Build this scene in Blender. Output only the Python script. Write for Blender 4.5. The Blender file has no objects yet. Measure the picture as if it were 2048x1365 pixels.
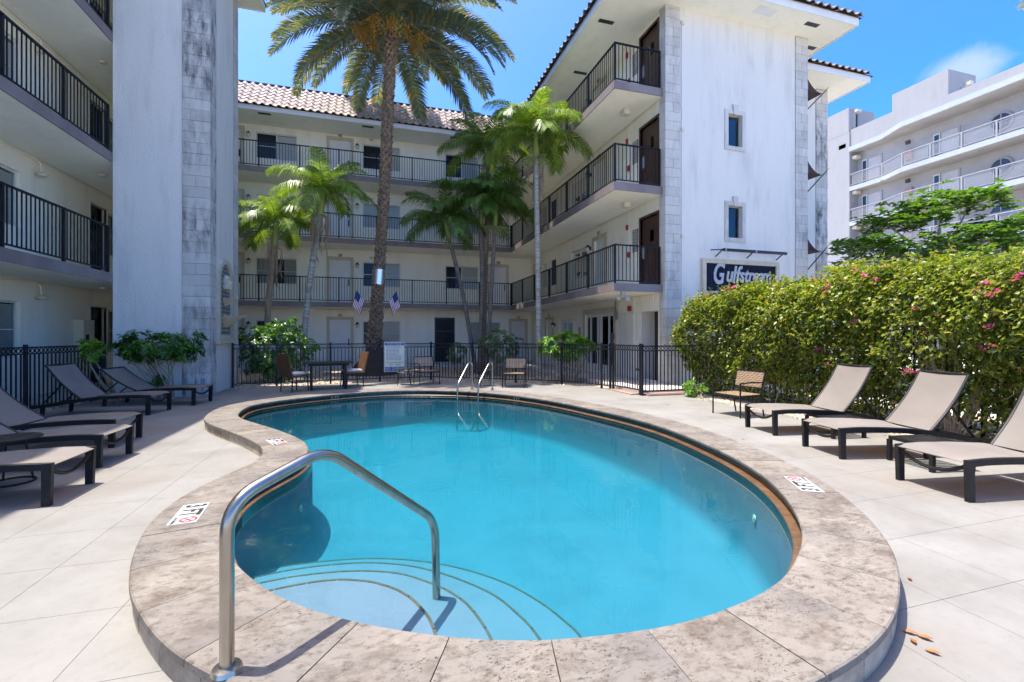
import bpy, bmesh, math, random
import numpy as np
from mathutils import Vector, Matrix
from mathutils.geometry import delaunay_2d_cdt

random.seed(7); RNG = np.random.default_rng(7)
SC = bpy.context.scene
COL = SC.collection
R = math.radians

# ------------------------------------------------------------------ camera
cam = bpy.data.cameras.new('camera')
cam.lens = 16.0; cam.sensor_width = 36.0; cam.shift_y = -0.0056
cam.clip_start = 0.05; cam.clip_end = 2000
camo = bpy.data.objects.new('camera', cam); COL.objects.link(camo)
camo.location = (0, 0, 1.45); camo.rotation_euler = (R(90), 0, -R(16.76))
SC.camera = camo

# ------------------------------------------------------------------ sky and sun
SUN = Vector((-0.24, 0.09, 1.0)).normalized()
world = bpy.data.worlds.new('World'); SC.world = world; world.use_nodes = True
wn, wl = world.node_tree.nodes, world.node_tree.links
for n in list(wn): wn.remove(n)
def wnode(t, **k):
    n = wn.new(t)
    for a, b in k.items(): setattr(n, a, b)
    return n
sky = wnode('ShaderNodeTexSky', sky_type='NISHITA')
sky.sun_disc = False
sky.sun_elevation = math.asin(SUN.z); sky.sun_rotation = math.atan2(SUN.x, SUN.y)
sky.altitude = 0; sky.air_density = 0.43; sky.dust_density = 1.6; sky.ozone_density = 2.5
bg = wnode('ShaderNodeBackground'); bg.inputs[1].default_value = 0.15
wout = wnode('ShaderNodeOutputWorld')
# a thin wisp of cumulus low over the neighbouring roof, and faint others round the horizon
tc = wnode('ShaderNodeTexCoord')
nz = wnode('ShaderNodeTexNoise'); nz.inputs['Scale'].default_value = 9.0; nz.inputs['Detail'].default_value = 9.0
nz.inputs['Roughness'].default_value = 0.62; nz.inputs['Distortion'].default_value = 0.6
wl.new(tc.outputs['Generated'], nz.inputs['Vector'])
def cloud_mask(d, rx, rz):
    d = Vector(d).normalized()
    sub = wnode('ShaderNodeVectorMath', operation='SUBTRACT'); sub.inputs[1].default_value = d
    wl.new(tc.outputs['Generated'], sub.inputs[0])
    mul = wnode('ShaderNodeVectorMath', operation='MULTIPLY'); mul.inputs[1].default_value = (1/rx, 1/rx, 1/rz)
    wl.new(sub.outputs[0], mul.inputs[0])
    ln = wnode('ShaderNodeVectorMath', operation='LENGTH'); wl.new(mul.outputs[0], ln.inputs[0])
    mr = wnode('ShaderNodeMapRange', interpolation_type='SMOOTHSTEP'); mr.inputs[1].default_value = 1.0; mr.inputs[2].default_value = 0.0
    wl.new(ln.outputs['Value'], mr.inputs[0])
    return mr.outputs[0]
ms = [cloud_mask(d, a, b) for d, a, b in (((1.22, .67, .575), .10, .062), ((1.1, -.9, .5), .16, .05), ((-.4, -1.2, .45), .2, .05), ((-1.3, .6, .4), .2, .05))]
acc = ms[0]
for m_ in ms[1:]:
    ad = wnode('ShaderNodeMath', operation='MAXIMUM'); wl.new(acc, ad.inputs[0]); wl.new(m_, ad.inputs[1]); acc = ad.outputs[0]
sm = wnode('ShaderNodeMath', operation='ADD'); wl.new(acc, sm.inputs[0]); wl.new(nz.outputs[0], sm.inputs[1])
mr2 = wnode('ShaderNodeMapRange', interpolation_type='SMOOTHSTEP')
mr2.inputs[1].default_value = 0.88; mr2.inputs[2].default_value = 1.5; mr2.inputs[3].default_value = 0.0; mr2.inputs[4].default_value = 0.55
wl.new(sm.outputs[0], mr2.inputs[0])
mx = wnode('ShaderNodeMix', data_type='RGBA'); mx.inputs['B'].default_value = (1.35, 1.42, 1.5, 1)
hs = wnode('ShaderNodeHueSaturation'); hs.inputs['Saturation'].default_value = 1.42; hs.inputs['Hue'].default_value = .503; wl.new(sky.outputs[0], hs.inputs['Color'])
wl.new(mr2.outputs[0], mx.inputs['Factor']); wl.new(hs.outputs[0], mx.inputs['A'])
wl.new(mx.outputs['Result'], bg.inputs[0]); wl.new(bg.outputs[0], wout.inputs[0])

sd = bpy.data.lights.new('sun', 'SUN'); sd.energy = 2.0; sd.angle = R(0.53); sd.color = (1.0, 0.94, 0.84)
so = bpy.data.objects.new('sun', sd); COL.objects.link(so)
so.rotation_euler = SUN.to_track_quat('Z', 'Y').to_euler(); so.location = (-3, 1, 20)

SC.view_settings.view_transform = 'Standard'; SC.view_settings.look = 'None'
SC.view_settings.exposure = 2.25; SC.view_settings.gamma = 1.0; SC.view_settings.use_curve_mapping = False
SC.render.engine = 'CYCLES'
cy = SC.cycles
cy.use_denoising = True
try: cy.denoiser = 'OPENIMAGEDENOISE'
except Exception: pass
cy.max_bounces = 12; cy.diffuse_bounces = 8; cy.glossy_bounces = 4; cy.transmission_bounces = 6
cy.transparent_max_bounces = 16; cy.volume_bounces = 0
cy.caustics_reflective = False; cy.caustics_refractive = False
cy.sample_clamp_indirect = 6.0

# ------------------------------------------------------------------ helpers
WM = {}          # world matrix of every object by name
def thing(name, label, cat, loc=(0, 0, 0), rz=0.0, group=None):
    o = bpy.data.objects.new(name, None); COL.objects.link(o)
    o.empty_display_size = 0.2
    m = Matrix.Translation(Vector(loc)) @ Matrix.Rotation(rz, 4, 'Z')
    o.matrix_basis = m; WM[o.name] = m
    o['label'] = label; o['category'] = cat
    if group: o['group'] = group
    return o
def tag(o, label, cat, group=None):
    o['label'] = label; o['category'] = cat
    if group: o['group'] = group
    return o
def inst(name, mesh, parent=None, W=Matrix(), mat=None):
    """link a mesh at world matrix W under parent"""
    o = bpy.data.objects.new(name, mesh); COL.objects.link(o)
    if mat is not None and not mesh.materials: mesh.materials.append(mat)
    if parent is not None:
        o.parent = parent; o.matrix_basis = WM[parent.name].inverted() @ W
    else: o.matrix_basis = W
    WM[o.name] = W.copy()
    return o
def struct(o):
    o['kind'] = 'structure'; return o
def stuff(o):
    o['kind'] = 'stuff'; return o

class MB:
    def __init__(s): s.v = []; s.f = []
    def quad(s, *p):
        b = len(s.v); s.v += [tuple(q) for q in p]; s.f.append(tuple(range(b, b + len(p)))); return s
    def box(s, x0, y0, z0, x1, y1, z1):
        b = len(s.v)
        s.v += [(x0,y0,z0),(x1,y0,z0),(x1,y1,z0),(x0,y1,z0),(x0,y0,z1),(x1,y0,z1),(x1,y1,z1),(x0,y1,z1)]
        s.f += [(b,b+3,b+2,b+1),(b+4,b+5,b+6,b+7),(b,b+1,b+5,b+4),(b+1,b+2,b+6,b+5),(b+2,b+3,b+7,b+6),(b+3,b,b+4,b+7)]
        return s
    def hexa(s, p):
        b = len(s.v); s.v += [tuple(q) for q in p]
        s.f += [(b,b+3,b+2,b+1),(b+4,b+5,b+6,b+7),(b,b+1,b+5,b+4),(b+1,b+2,b+6,b+5),(b+2,b+3,b+7,b+6),(b+3,b,b+4,b+7)]
        return s
    def cbox(s, x0, y0, z0, x1, y1, z1, c=0.004):
        """box with chamfered edges"""
        bm = bmesh.new(); bmesh.ops.create_cube(bm, size=1)
        for v in bm.verts:
            v.co = Vector(((x0+x1)/2 + v.co.x*(x1-x0), (y0+y1)/2 + v.co.y*(y1-y0), (z0+z1)/2 + v.co.z*(z1-z0)))
        bmesh.ops.bevel(bm, geom=list(bm.edges), offset=c, segments=1, affect='EDGES', profile=0.5)
        return s.addbm(bm)
    def addbm(s, bm, M=None):
        b = len(s.v)
        bm.verts.index_update()
        for v in bm.verts: s.v.append(tuple(M @ v.co) if M else tuple(v.co))
        for f in bm.faces: s.f.append(tuple(b + v.index for v in f.verts))
        bm.free(); return s
    def add(s, o, M=None):
        b = len(s.v)
        s.v += [tuple(M @ Vector(v)) for v in o.v] if M else list(o.v)
        s.f += [tuple(b + i for i in f) for f in o.f]; return s
    def bar(s, p, q, w, h, up=(0, 0, 1)):
        p, q = Vector(p), Vector(q); t = (q - p).normalized(); u = Vector(up)
        if abs(t.dot(u)) > 0.98: u = Vector((1, 0, 0)) if abs(t.x) < 0.9 else Vector((0, 1, 0))
        a = t.cross(u).normalized() * (w/2); c = a.cross(t).normalized() * (h/2)
        return s.hexa([p-a-c, p+a-c, q+a-c, q-a-c, p-a+c, p+a+c, q+a+c, q-a+c])
    def tube(s, pts, r, n=8, caps=True, closed=False):
        pts = [Vector(p) for p in pts]; k = len(pts)
        rs = r if isinstance(r, (list, tuple)) else [r]*k
        b = len(s.v); prev = None
        for i in range(k):
            if closed: t = pts[(i+1) % k] - pts[i-1]
            else: t = pts[min(i+1, k-1)] - pts[max(i-1, 0)]
            t.normalize()
            if prev is None:
                u = Vector((0, 0, 1)) if abs(t.z) < 0.9 else Vector((1, 0, 0))
                a = t.cross(u).normalized()
            else: a = (prev - t * prev.dot(t)).normalized()
            prev = a; c = t.cross(a)
            for j in range(n):
                g = 2*math.pi*j/n
                s.v.append(tuple(pts[i] + (a*math.cos(g) + c*math.sin(g)) * rs[i]))
        for i in range(k if closed else k-1):
            i2 = (i+1) % k
            for j in range(n):
                j2 = (j+1) % n
                s.f.append((b+i*n+j, b+i*n+j2, b+i2*n+j2, b+i2*n+j))
        if caps and not closed:
            s.f.append(tuple(b+j for j in reversed(range(n)))); s.f.append(tuple(b+(k-1)*n+j for j in range(n)))
        return s
    def lathe(s, prof, n=16, c=(0, 0, 0), a0=0.0, a1=2*math.pi):
        b = len(s.v); full = abs(a1-a0-2*math.pi) < 1e-6; m = n if full else n+1
        for r, z in prof:
            for j in range(m):
                g = a0 + (a1-a0)*j/n
                s.v.append((c[0]+r*math.cos(g), c[1]+r*math.sin(g), c[2]+z))
        for i in range(len(prof)-1):
            for j in range(n):
                j2 = (j+1) % m
                s.f.append((b+i*m+j, b+i*m+j2, b+(i+1)*m+j2, b+(i+1)*m+j))
        return s
    def prism(s, poly, z0, z1):
        b = len(s.v); n = len(poly)
        s.v += [(x, y, z0) for x, y in poly] + [(x, y, z1) for x, y in poly]
        s.f.append(tuple(b+i for i in reversed(range(n)))); s.f.append(tuple(b+n+i for i in range(n)))
        for i in range(n):
            j = (i+1) % n; s.f.append((b+i, b+j, b+n+j, b+n+i))
        return s
    def sweep(s, P, prof, caps=True, closed=False):
        """P(i) maps (d,z) of profile at station i; prof list of (d,z); P is list of callables"""
        b = len(s.v); k = len(P); n = len(prof)
        for fn in P:
            for d, z in prof: s.v.append(tuple(fn(d, z)))
        for i in range(k if closed else k-1):
            i2 = (i+1) % k
            for j in range(n):
                j2 = (j+1) % n
                s.f.append((b+i*n+j, b+i2*n+j, b+i2*n+j2, b+i*n+j2))
        if caps and not closed:
            s.f.append(tuple(b+j for j in range(n))); s.f.append(tuple(b+(k-1)*n+j for j in reversed(range(n))))
        return s
    def mesh(s, name, mat=None, smooth=False, inv=None):
        me = bpy.data.meshes.new(name)
        me.from_pydata([tuple(inv @ Vector(v)) for v in s.v] if inv is not None else s.v, [], s.f)
        if mat is not None: me.materials.append(mat)
        if smooth:
            me.polygons.foreach_set('use_smooth', [True]*len(me.polygons))
            try: me.set_sharp_from_angle(angle=R(38))
            except Exception: pass
        me.update(); return me
    def build(s, name, mat, parent=None, smooth=False):
        """vertices are in world space"""
        W = WM[parent.name] if parent is not None else Matrix()
        me = s.mesh(name, mat, smooth, W.inverted() if parent is not None else None)
        return inst(name, me, parent, W)
    def local(s, name, mat, parent, smooth=False):
        """vertices are in the parent's own space"""
        return inst(name, s.mesh(name, mat, smooth), parent, WM[parent.name])

def copy_tree(o, W, parent=None, label=None):
    """copy a thing with its parts and sub-parts to world matrix W"""
    c = o.copy(); COL.objects.link(c); c.parent = parent
    if parent is None: c.matrix_basis = W; WM[c.name] = W.copy()
    if label: c['label'] = label
    for ch in KIDS.get(o.name, []):
        k = ch.copy(); COL.objects.link(k); k.parent = c; k.matrix_basis = ch.matrix_basis.copy()
        WM[k.name] = W @ k.matrix_basis
        for gc in KIDS.get(ch.name, []):
            q = gc.copy(); COL.objects.link(q); q.parent = k; q.matrix_basis = gc.matrix_basis.copy()
    return c
KIDS = {}
def note_kids():
    KIDS.clear()
    for o in COL.objects:
        if o.parent: KIDS.setdefault(o.parent.name, []).append(o)
def TR(x, y, z, rz=0.0): return Matrix.Translation((x, y, z)) @ Matrix.Rotation(rz, 4, 'Z')
def lerp(a, b, t): return a + (b-a)*t

# ------------------------------------------------------------------ materials
def ramp(nt, fac, stops):
    r = nt.nodes.new('ShaderNodeValToRGB'); e = r.color_ramp.elements
    while len(e) > 1: e.remove(e[0])
    e[0].position = stops[0][0]; e[0].color = (*stops[0][1], 1)
    for p, c in stops[1:]:
        x = e.new(p); x.color = (*c, 1)
    nt.links.new(fac, r.inputs[0]); return r.outputs[0]
def noise(nt, vec, scale, detail=5, rough=.55, dist=0.0):
    n = nt.nodes.new('ShaderNodeTexNoise'); n.inputs['Scale'].default_value = scale
    n.inputs['Detail'].default_value = detail; n.inputs['Roughness'].default_value = rough; n.inputs['Distortion'].default_value = dist
    nt.links.new(vec, n.inputs['Vector']); return n.outputs[0]
def scaled(nt, vec, s):
    m = nt.nodes.new('ShaderNodeVectorMath'); m.operation = 'MULTIPLY'; m.inputs[1].default_value = s
    nt.links.new(vec, m.inputs[0]); return m.outputs[0]
def mixc(nt, fac, a, b, mode='MIX'):
    m = nt.nodes.new('ShaderNodeMix'); m.data_type = 'RGBA'; m.blend_type = mode
    for sock, v in (('Factor', fac), ('A', a), ('B', b)):
        if hasattr(v, 'links'): nt.links.new(v, m.inputs[sock])
        elif sock == 'Factor': m.inputs[sock].default_value = v
        else: m.inputs[sock].default_value = (*v, 1)
    return m.outputs['Result']
def rng(nt, fac, a, b, c=0.0, d=1.0):
    m = nt.nodes.new('ShaderNodeMapRange'); nt.links.new(fac, m.inputs[0])
    for i, v in enumerate((a, b, c, d)): m.inputs[i+1].default_value = v
    return m.outputs[0]
def math2(nt, op, a, b):
    m = nt.nodes.new('ShaderNodeMath'); m.operation = op
    for i, v in enumerate((a, b)):
        if hasattr(v, 'links'): nt.links.new(v, m.inputs[i])
        else: m.inputs[i].default_value = v
    return m.outputs[0]
def new_mat(name):
    m = bpy.data.materials.new(name); m.use_nodes = True; nt = m.node_tree
    return m, nt, nt.nodes['Principled BSDF'], nt.nodes.new('ShaderNodeNewGeometry')
def bump(nt, bsdf, h, strength, dist=.01):
    b = nt.nodes.new('ShaderNodeBump'); b.inputs['Strength'].default_value = strength; b.inputs['Distance'].default_value = dist
    nt.links.new(h, b.inputs['Height']); nt.links.new(b.outputs[0], bsdf.inputs['Normal'])
def pmat(name, c1, c2=None, scale=3.0, rough=.6, bmp=0.0, bscale=60.0, metal=0.0, spec=.5, rnd=0.0, stretch=(1, 1, 1), bdist=.01, stops=(.35, .65)):
    m, nt, b, g = new_mat(name)
    b.inputs['Roughness'].default_value = rough; b.inputs['Metallic'].default_value = metal
    b.inputs['Specular IOR Level'].default_value = spec
    col = None
    if c2 is not None:
        f = noise(nt, scaled(nt, g.outputs['Position'], stretch), scale, 7, .6)
        col = ramp(nt, f, [(stops[0], c1), (stops[1], c2)])
    if rnd:
        oi = nt.nodes.new('ShaderNodeObjectInfo')
        v = rng(nt, oi.outputs['Random'], 0, 1, 1-rnd, 1+rnd)
        h = nt.nodes.new('ShaderNodeVectorMath'); h.operation = 'SCALE'
        if col is None: h.inputs[0].default_value = c1
        else: nt.links.new(col, h.inputs[0])
        nt.links.new(v, h.inputs['Scale']); col = h.outputs[0]
    if col is None: b.inputs['Base Color'].default_value = (*c1, 1)
    else: nt.links.new(col, b.inputs['Base Color'])
    if bmp: bump(nt, b, noise(nt, g.outputs['Position'], bscale, 6, .6), bmp, bdist)
    return m
def stucco(name, c, dirt, amount):
    m, nt, b, g = new_mat(name); P = g.outputs['Position']
    b.inputs['Roughness'].default_value = .85; b.inputs['Specular IOR Level'].default_value = .25
    st = noise(nt, scaled(nt, P, (2.2, 2.2, .35)), 1.4, 8, .68)
    bl = noise(nt, P, .8, 4, .5)
    f = math2(nt, 'MULTIPLY', rng(nt, st, .47, .72, 0, amount*1.3), rng(nt, bl, .35, .65, .2, 1))
    nt.links.new(mixc(nt, f, c, dirt), b.inputs['Base Color'])
    bump(nt, b, noise(nt, P, 22, 9, .65), .75, .016)
    return m
def leafmat(name, stops, trans=.35, rough=.42, spec=.5):
    m, nt, b, g = new_mat(name)
    col = ramp(nt, g.outputs['Random Per Island'], stops)
    nt.links.new(col, b.inputs['Base Color']); b.inputs['Roughness'].default_value = rough; b.inputs['Specular IOR Level'].default_value = spec
    t = nt.nodes.new('ShaderNodeBsdfTranslucent')
    sc = nt.nodes.new('ShaderNodeVectorMath'); sc.operation = 'MULTIPLY'; sc.inputs[1].default_value = (1.5, 1.5, .6)
    nt.links.new(col, sc.inputs[0]); nt.links.new(sc.outputs[0], t.inputs[0])
    mx = nt.nodes.new('ShaderNodeMixShader'); mx.inputs[0].default_value = trans
    nt.links.new(b.outputs[0], mx.inputs[1]); nt.links.new(t.outputs[0], mx.inputs[2])
    nt.links.new(mx.outputs[0], nt.nodes['Material Output'].inputs[0])
    return m
def glassmat(name, tint, rough=.02, ior=1.5):
    m, nt, b, g = new_mat(name); nt.nodes.remove(b)
    t = nt.nodes.new('ShaderNodeBsdfTransparent'); t.inputs[0].default_value = (*tint, 1)
    s = nt.nodes.new('ShaderNodeBsdfGlossy'); s.inputs['Roughness'].default_value = rough
    f = nt.nodes.new('ShaderNodeFresnel'); f.inputs[0].default_value = ior
    mx = nt.nodes.new('ShaderNodeMixShader')
    nt.links.new(f.outputs[0], mx.inputs[0]); nt.links.new(t.outputs[0], mx.inputs[1]); nt.links.new(s.outputs[0], mx.inputs[2])
    nt.links.new(mx.outputs[0], nt.nodes['Material Output'].inputs[0])
    return m

MT = {}
MT['cream'] = stucco('cream stucco', (.88, .83, .69), (.56, .52, .43), .35)
MT['white'] = stucco('white stucco', (.71, .675, .605), (.42, .41, .37), .4)
MT['ceiling'] = stucco('soffit paint', (.89, .85, .74), (.6, .57, .48), .3)
MT['fascia'] = pmat('fascia paint', (.78, .78, .77), (.7, .7, .69), 2, .6)
MT['taupe'] = pmat('taupe paint', (.185, .145, .135), (.25, .205, .19), 1.6, .7, .25, 50, stretch=(1, 1, .4))
MT['iron'] = pmat('dark railing paint', (.0045, .005, .0075), (.009, .0095, .013), 6, .5, spec=.25)
MT['fence'] = pmat('fence paint', (.008, .009, .014), (.018, .019, .027), 5, .5, spec=.3)
MT['tile_roof'] = pmat('weathered roof tile', (.46, .385, .35), (.27, .215, .195), 7, .8, .3, 60, rnd=.16)
MT['tile_dark'] = pmat('brown roof tile', (.20, .155, .14), (.11, .085, .08), 7, .75, .3, 60, rnd=.2)
MT['ridge'] = pmat('dark ridge flashing', (.06, .045, .04), (.035, .03, .03), 4, .7)
MT['step_tile'] = pmat('step edge tile', (.12, .09, .055), (.08, .06, .04), 12, .4)
MT['trim'] = pmat('keystone trim', (.60, .525, .39), (.50, .43, .31), 7, .8, .3, 70)
MT['door_white'] = pmat('white door paint', (.74, .72, .67), (.69, .67, .62), 3, .5)
MT['door_brown'] = pmat('brown door paint', (.060, .028, .018), (.080, .038, .026), 3, .4)
MT['frame_w'] = pmat('window frame', (.66, .66, .60), None, rough=.45)
MT['blind'] = pmat('blind slats', (.78, .78, .73), None, rough=.6)
MT['curtain'] = pmat('curtain', (.5, .49, .44), (.4, .39, .35), 9, .9, stretch=(6, 6, .4))
MT['interior'] = pmat('painted interior dark', (.035, .038, .042), None, rough=.9)  # near-black paint: the darkness of unlit rooms is put into the colour
MT['pane'] = glassmat('window glass', (.86, .88, .88), .02, 1.32)
MT['black'] = pmat('black metal', (.012, .012, .013), None, rough=.35)
MT['lampglass'] = pmat('frosted lamp glass', (.60, .58, .50), None, rough=.25)
MT['plaster_box'] = pmat('beige plastic', (.66, .60, .46), None, rough=.5)
MT['grey'] = pmat('grey metal', (.32, .32, .33), (.25, .25, .26), 8, .45)
MT['red'] = pmat('red plastic', (.36, .03, .025), None, rough=.4)
MT['notice'] = pmat('notice plate', (.42, .36, .34), None, rough=.6)
MT['ink'] = pmat('black ink', (.012, .012, .012), None, rough=.7)
MT['redink'] = pmat('red ink', (.42, .02, .02), None, rough=.7)
MT['paper'] = pmat('white plate', (.42, .42, .41), None, rough=.35)
MT['signcream'] = pmat('cream sign face', (.72, .69, .52), None, rough=.4)
MT['signblue'] = pmat('blue sign print', (.012, .035, .22), None, rough=.4)
MT['steel'] = pmat('stainless steel', (.46, .42, .36), (.36, .32, .27), 18, .27, metal=1.0, stretch=(1, 1, .2))
MT['sheet'] = pmat('bright sheet metal', (.72, .73, .75), None, rough=.28, metal=1.0)
MT['lounge_frame'] = pmat('dark lounger frame', (.011, .010, .010), (.018, .017, .017), 9, .5, spec=.3)
MT['black_tile'] = pmat('black pool tile', (.010, .013, .012), (.025, .032, .028), 14, .15, rnd=.35)
MT['ledge_tile'] = pmat('terracotta ledge tile', (.15, .085, .045), (.10, .055, .03), 16, .35, rnd=.18)
MT['grout'] = pmat('grout', (.46, .43, .37), (.33, .31, .26), 20, .85)
MT['wicker'] = pmat('brown wicker', (.22, .11, .055), (.11, .05, .022), 30, .6)
MT['strap'] = pmat('tan strapping', (.46, .32, .20), (.36, .24, .14), 30, .6)
MT['cushion'] = pmat('white cushion', (.70, .68, .64), (.62, .60, .57), 8, .9)
MT['bark'] = pmat('palm bark', (.075, .045, .03), (.04, .026, .018), 9, .9, .5, 40)
MT['boot'] = pmat('leaf base stubs', (.38, .27, .175), (.12, .075, .046), 9, .9, .4, 50)
MT['pale_bark'] = pmat('pale ringed palm bark', (.50, .46, .39), (.20, .175, .13), 5, .85, .4, 30, stretch=(1, 1, 5))
MT['brown_bark'] = pmat('brown ringed palm bark', (.24, .19, .145), (.12, .09, .065), 4, .85, .4, 30, stretch=(1, 1, 6))
MT['dead'] = pmat('dead frond', (.42, .31, .20), (.27, .18, .11), 6, .9, stretch=(3, 3, .6))
MT['twig'] = pmat('pale twig', (.42, .34, .25), (.26, .20, .14), 12, .85)
MT['shaft'] = pmat('green crownshaft', (.20, .28, .06), (.30, .34, .09), 5, .5, stretch=(1, 1, .3))
MT['leaf_palm'] = leafmat('palm leaflets', [(0, (.07, .145, .02)), (.5, (.13, .225, .03)), (.85, (.23, .32, .045)), (1, (.36, .40, .09))])
MT['leaf_palm_dk'] = leafmat('shaded palm leaflets', [(0, (.045, .11, .025)), (.6, (.09, .175, .032)), (1, (.19, .28, .045))])  # darker copy of the palm leaflets, shade put into the greens
MT['leaf_date'] = leafmat('date palm leaflets', [(0, (.10, .135, .085)), (.5, (.155, .195, .125)), (.85, (.24, .27, .175)), (.93, (.36, .28, .10)), (1, (.48, .28, .05))], .25, .38)
MT['leaf_shrub'] = leafmat('glossy shrub leaf', [(0, (.03, .095, .016)), (.6, (.06, .165, .022)), (1, (.125, .26, .03))], .28, .3)
MT['leaf_lime'] = leafmat('bright shrub leaf', [(0, (.08, .20, .02)), (.6, (.15, .31, .03)), (1, (.26, .42, .05))], .4, .35)
MT['leaf_pale'] = leafmat('pale shrub leaf', [(0, (.09, .16, .05)), (.6, (.15, .23, .08)), (1, (.25, .33, .13))], .3, .5)
MT['leaf_hedge'] = leafmat('hedge leaf', [(0, (.05, .095, .015)), (.3, (.115, .175, .022)), (.65, (.21, .26, .035)), (.93, (.33, .34, .05)), (1, (.42, .28, .13))], .35, .42)
MT['leaf_lime2'] = leafmat('young hedge leaf', [(0, (.13, .19, .02)), (.6, (.24, .28, .03)), (.9, (.34, .33, .05)), (1, (.44, .22, .14))], .4, .4)
MT['leaf_almond'] = leafmat('broad tree leaf', [(0, (.045, .12, .015)), (.6, (.085, .185, .02)), (1, (.17, .27, .03))], .35, .35)
MT['leaf_areca'] = leafmat('yellow green frond', [(0, (.10, .18, .02)), (.6, (.21, .26, .03)), (1, (.36, .34, .04))], .35, .45)
MT['flower'] = leafmat('magenta bract', [(0, (.42, .05, .26)), (.6, (.52, .09, .30)), (1, (.58, .16, .30))], .4, .6)
MT['flower_o'] = leafmat('coral bract', [(0, (.55, .14, .10)), (1, (.6, .3, .18))], .4, .6)
MT['dates'] = pmat('orange date clusters', (.50, .24, .02), (.34, .19, .02), 14, .6)
MT['seed'] = pmat('pale seed cluster', (.36, .38, .16), (.26, .28, .10), 14, .7)
MT['far_wall'] = stucco('far white paint', (.34, .333, .322), (.25, .24, .228), .4)
MT['far_inner'] = pmat('far recessed wall', (.42, .40, .37), (.36, .34, .315), 1, .85)
MT['far_grey'] = pmat('far grey slab edge', (.42, .45, .50), (.36, .39, .44), 1, .7)
MT['dark_pane'] = pmat('dark window glass', (.03, .045, .06), None, rough=.08)
MT['redbox'] = pmat('faded red cabinet', (.45, .22, .18), None, rough=.5)
MT['awning'] = pmat('brown awning canvas', (.045, .022, .022), (.06, .03, .028), 4, .85)
MT['soil'] = pmat('litter covered soil', (.54, .46, .365), (.35, .28, .21), 9, .95, .8, 70)
MT['pebble'] = leafmat('pebbles and dry leaves', [(0, (.30, .22, .15)), (.4, (.50, .42, .33)), (.8, (.66, .60, .52)), (1, (.30, .15, .06))], .02, .8)
MT['asphalt'] = pmat('worn paving', (.46, .45, .43), (.38, .37, .35), 2, .9, .3, 80)
MT['walk'] = pmat('walkway concrete', (.58, .54, .49), (.50, .46, .42), 2, .85, .2, 60)
MT['pink'] = pmat('pink threshold concrete', (.42, .28, .23), (.34, .22, .18), 5, .85, .3, 60)
MT['riser'] = pmat('tan travertine riser', (.46, .385, .29), (.30, .24, .175), 9, .75, .4, 50, rnd=.22)
MT['fallen'] = leafmat('fallen leaf', [(0, (.26, .085, .015)), (1, (.34, .15, .03))], .2, .6)
def _quoin(name, c1, c2, amount):
    m, nt, b, g = new_mat(name); P = g.outputs['Position']
    oi = nt.nodes.new('ShaderNodeObjectInfo')
    base = mixc(nt, rng(nt, oi.outputs['Random'], 0, 1), c1, c2)
    st = noise(nt, scaled(nt, P, (5, 5, 1.4)), 1.3, 9, .7)
    big = noise(nt, P, .55, 3, .5)
    f = math2(nt, 'MULTIPLY', rng(nt, st, .42, .62, 0, 1), rng(nt, big, .40, .60, .10, amount))
    nt.links.new(mixc(nt, f, base, (.085, .08, .075)), b.inputs['Base Color'])
    b.inputs['Roughness'].default_value = .85
    bump(nt, b, noise(nt, P, 45, 7, .6), .4, .008); return m
MT['quoin'] = _quoin('weathered quoin stone', (.60, .575, .52), (.50, .475, .43), 1.0)
MT['quoin_clean'] = _quoin('pale quoin stone', (.60, .57, .51), (.50, .475, .43), .4)
def _travertine():
    m, nt, b, g = new_mat('travertine'); P = g.outputs['Position']
    oi = nt.nodes.new('ShaderNodeObjectInfo')
    off = nt.nodes.new('ShaderNodeVectorMath'); off.operation = 'SCALE'; off.inputs[0].default_value = (13, 7, 3)
    nt.links.new(oi.outputs['Random'], off.inputs['Scale'])
    ad = nt.nodes.new('ShaderNodeVectorMath'); nt.links.new(P, ad.inputs[0]); nt.links.new(off.outputs[0], ad.inputs[1])
    Q = ad.outputs[0]; r = oi.outputs['Random']
    base = mixc(nt, r, (.222, .195, .162), (.178, .157, .134))
    n1 = noise(nt, scaled(nt, Q, (1, 1.35, 1)), 3.2, 10, .72)
    base = mixc(nt, rng(nt, n1, .48, .66, 0, .85), base, (.095, .07, .053))
    n5 = noise(nt, Q, 5.5, 8, .7, .4)
    base = mixc(nt, rng(nt, n5, .55, .74, 0, .6), base, (.30, .28, .25))
    n4 = noise(nt, Q, 1.7, 4, .5)
    base = mixc(nt, rng(nt, n4, .5, .75, 0, .6), base, (.115, .109, .11))
    n2 = noise(nt, scaled(nt, Q, (1, 1.8, 1)), 16, 9, .75)
    base = mixc(nt, rng(nt, n2, .50, .66, 0, .8), base, (.062, .045, .034))
    pit = noise(nt, scaled(nt, Q, (1, 1.7, 1)), 62, 4, .6)
    zone = rng(nt, noise(nt, Q, 4, 4, .6), .44, .6, 0, 1)
    pm2 = math2(nt, 'MULTIPLY', rng(nt, pit, .40, .33, 0, 1), zone)
    base = mixc(nt, math2(nt, 'MULTIPLY', pm2, .9), base, (.02, .013, .009))
    nt.links.new(base, b.inputs['Base Color'])
    b.inputs['Roughness'].default_value = .62; b.inputs['Specular IOR Level'].default_value = .3
    hh = math2(nt, 'SUBTRACT', math2(nt, 'MULTIPLY', n2, .3), pm2)
    bump(nt, b, hh, .6, .006); return m
MT['travertine'] = _travertine()
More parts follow.
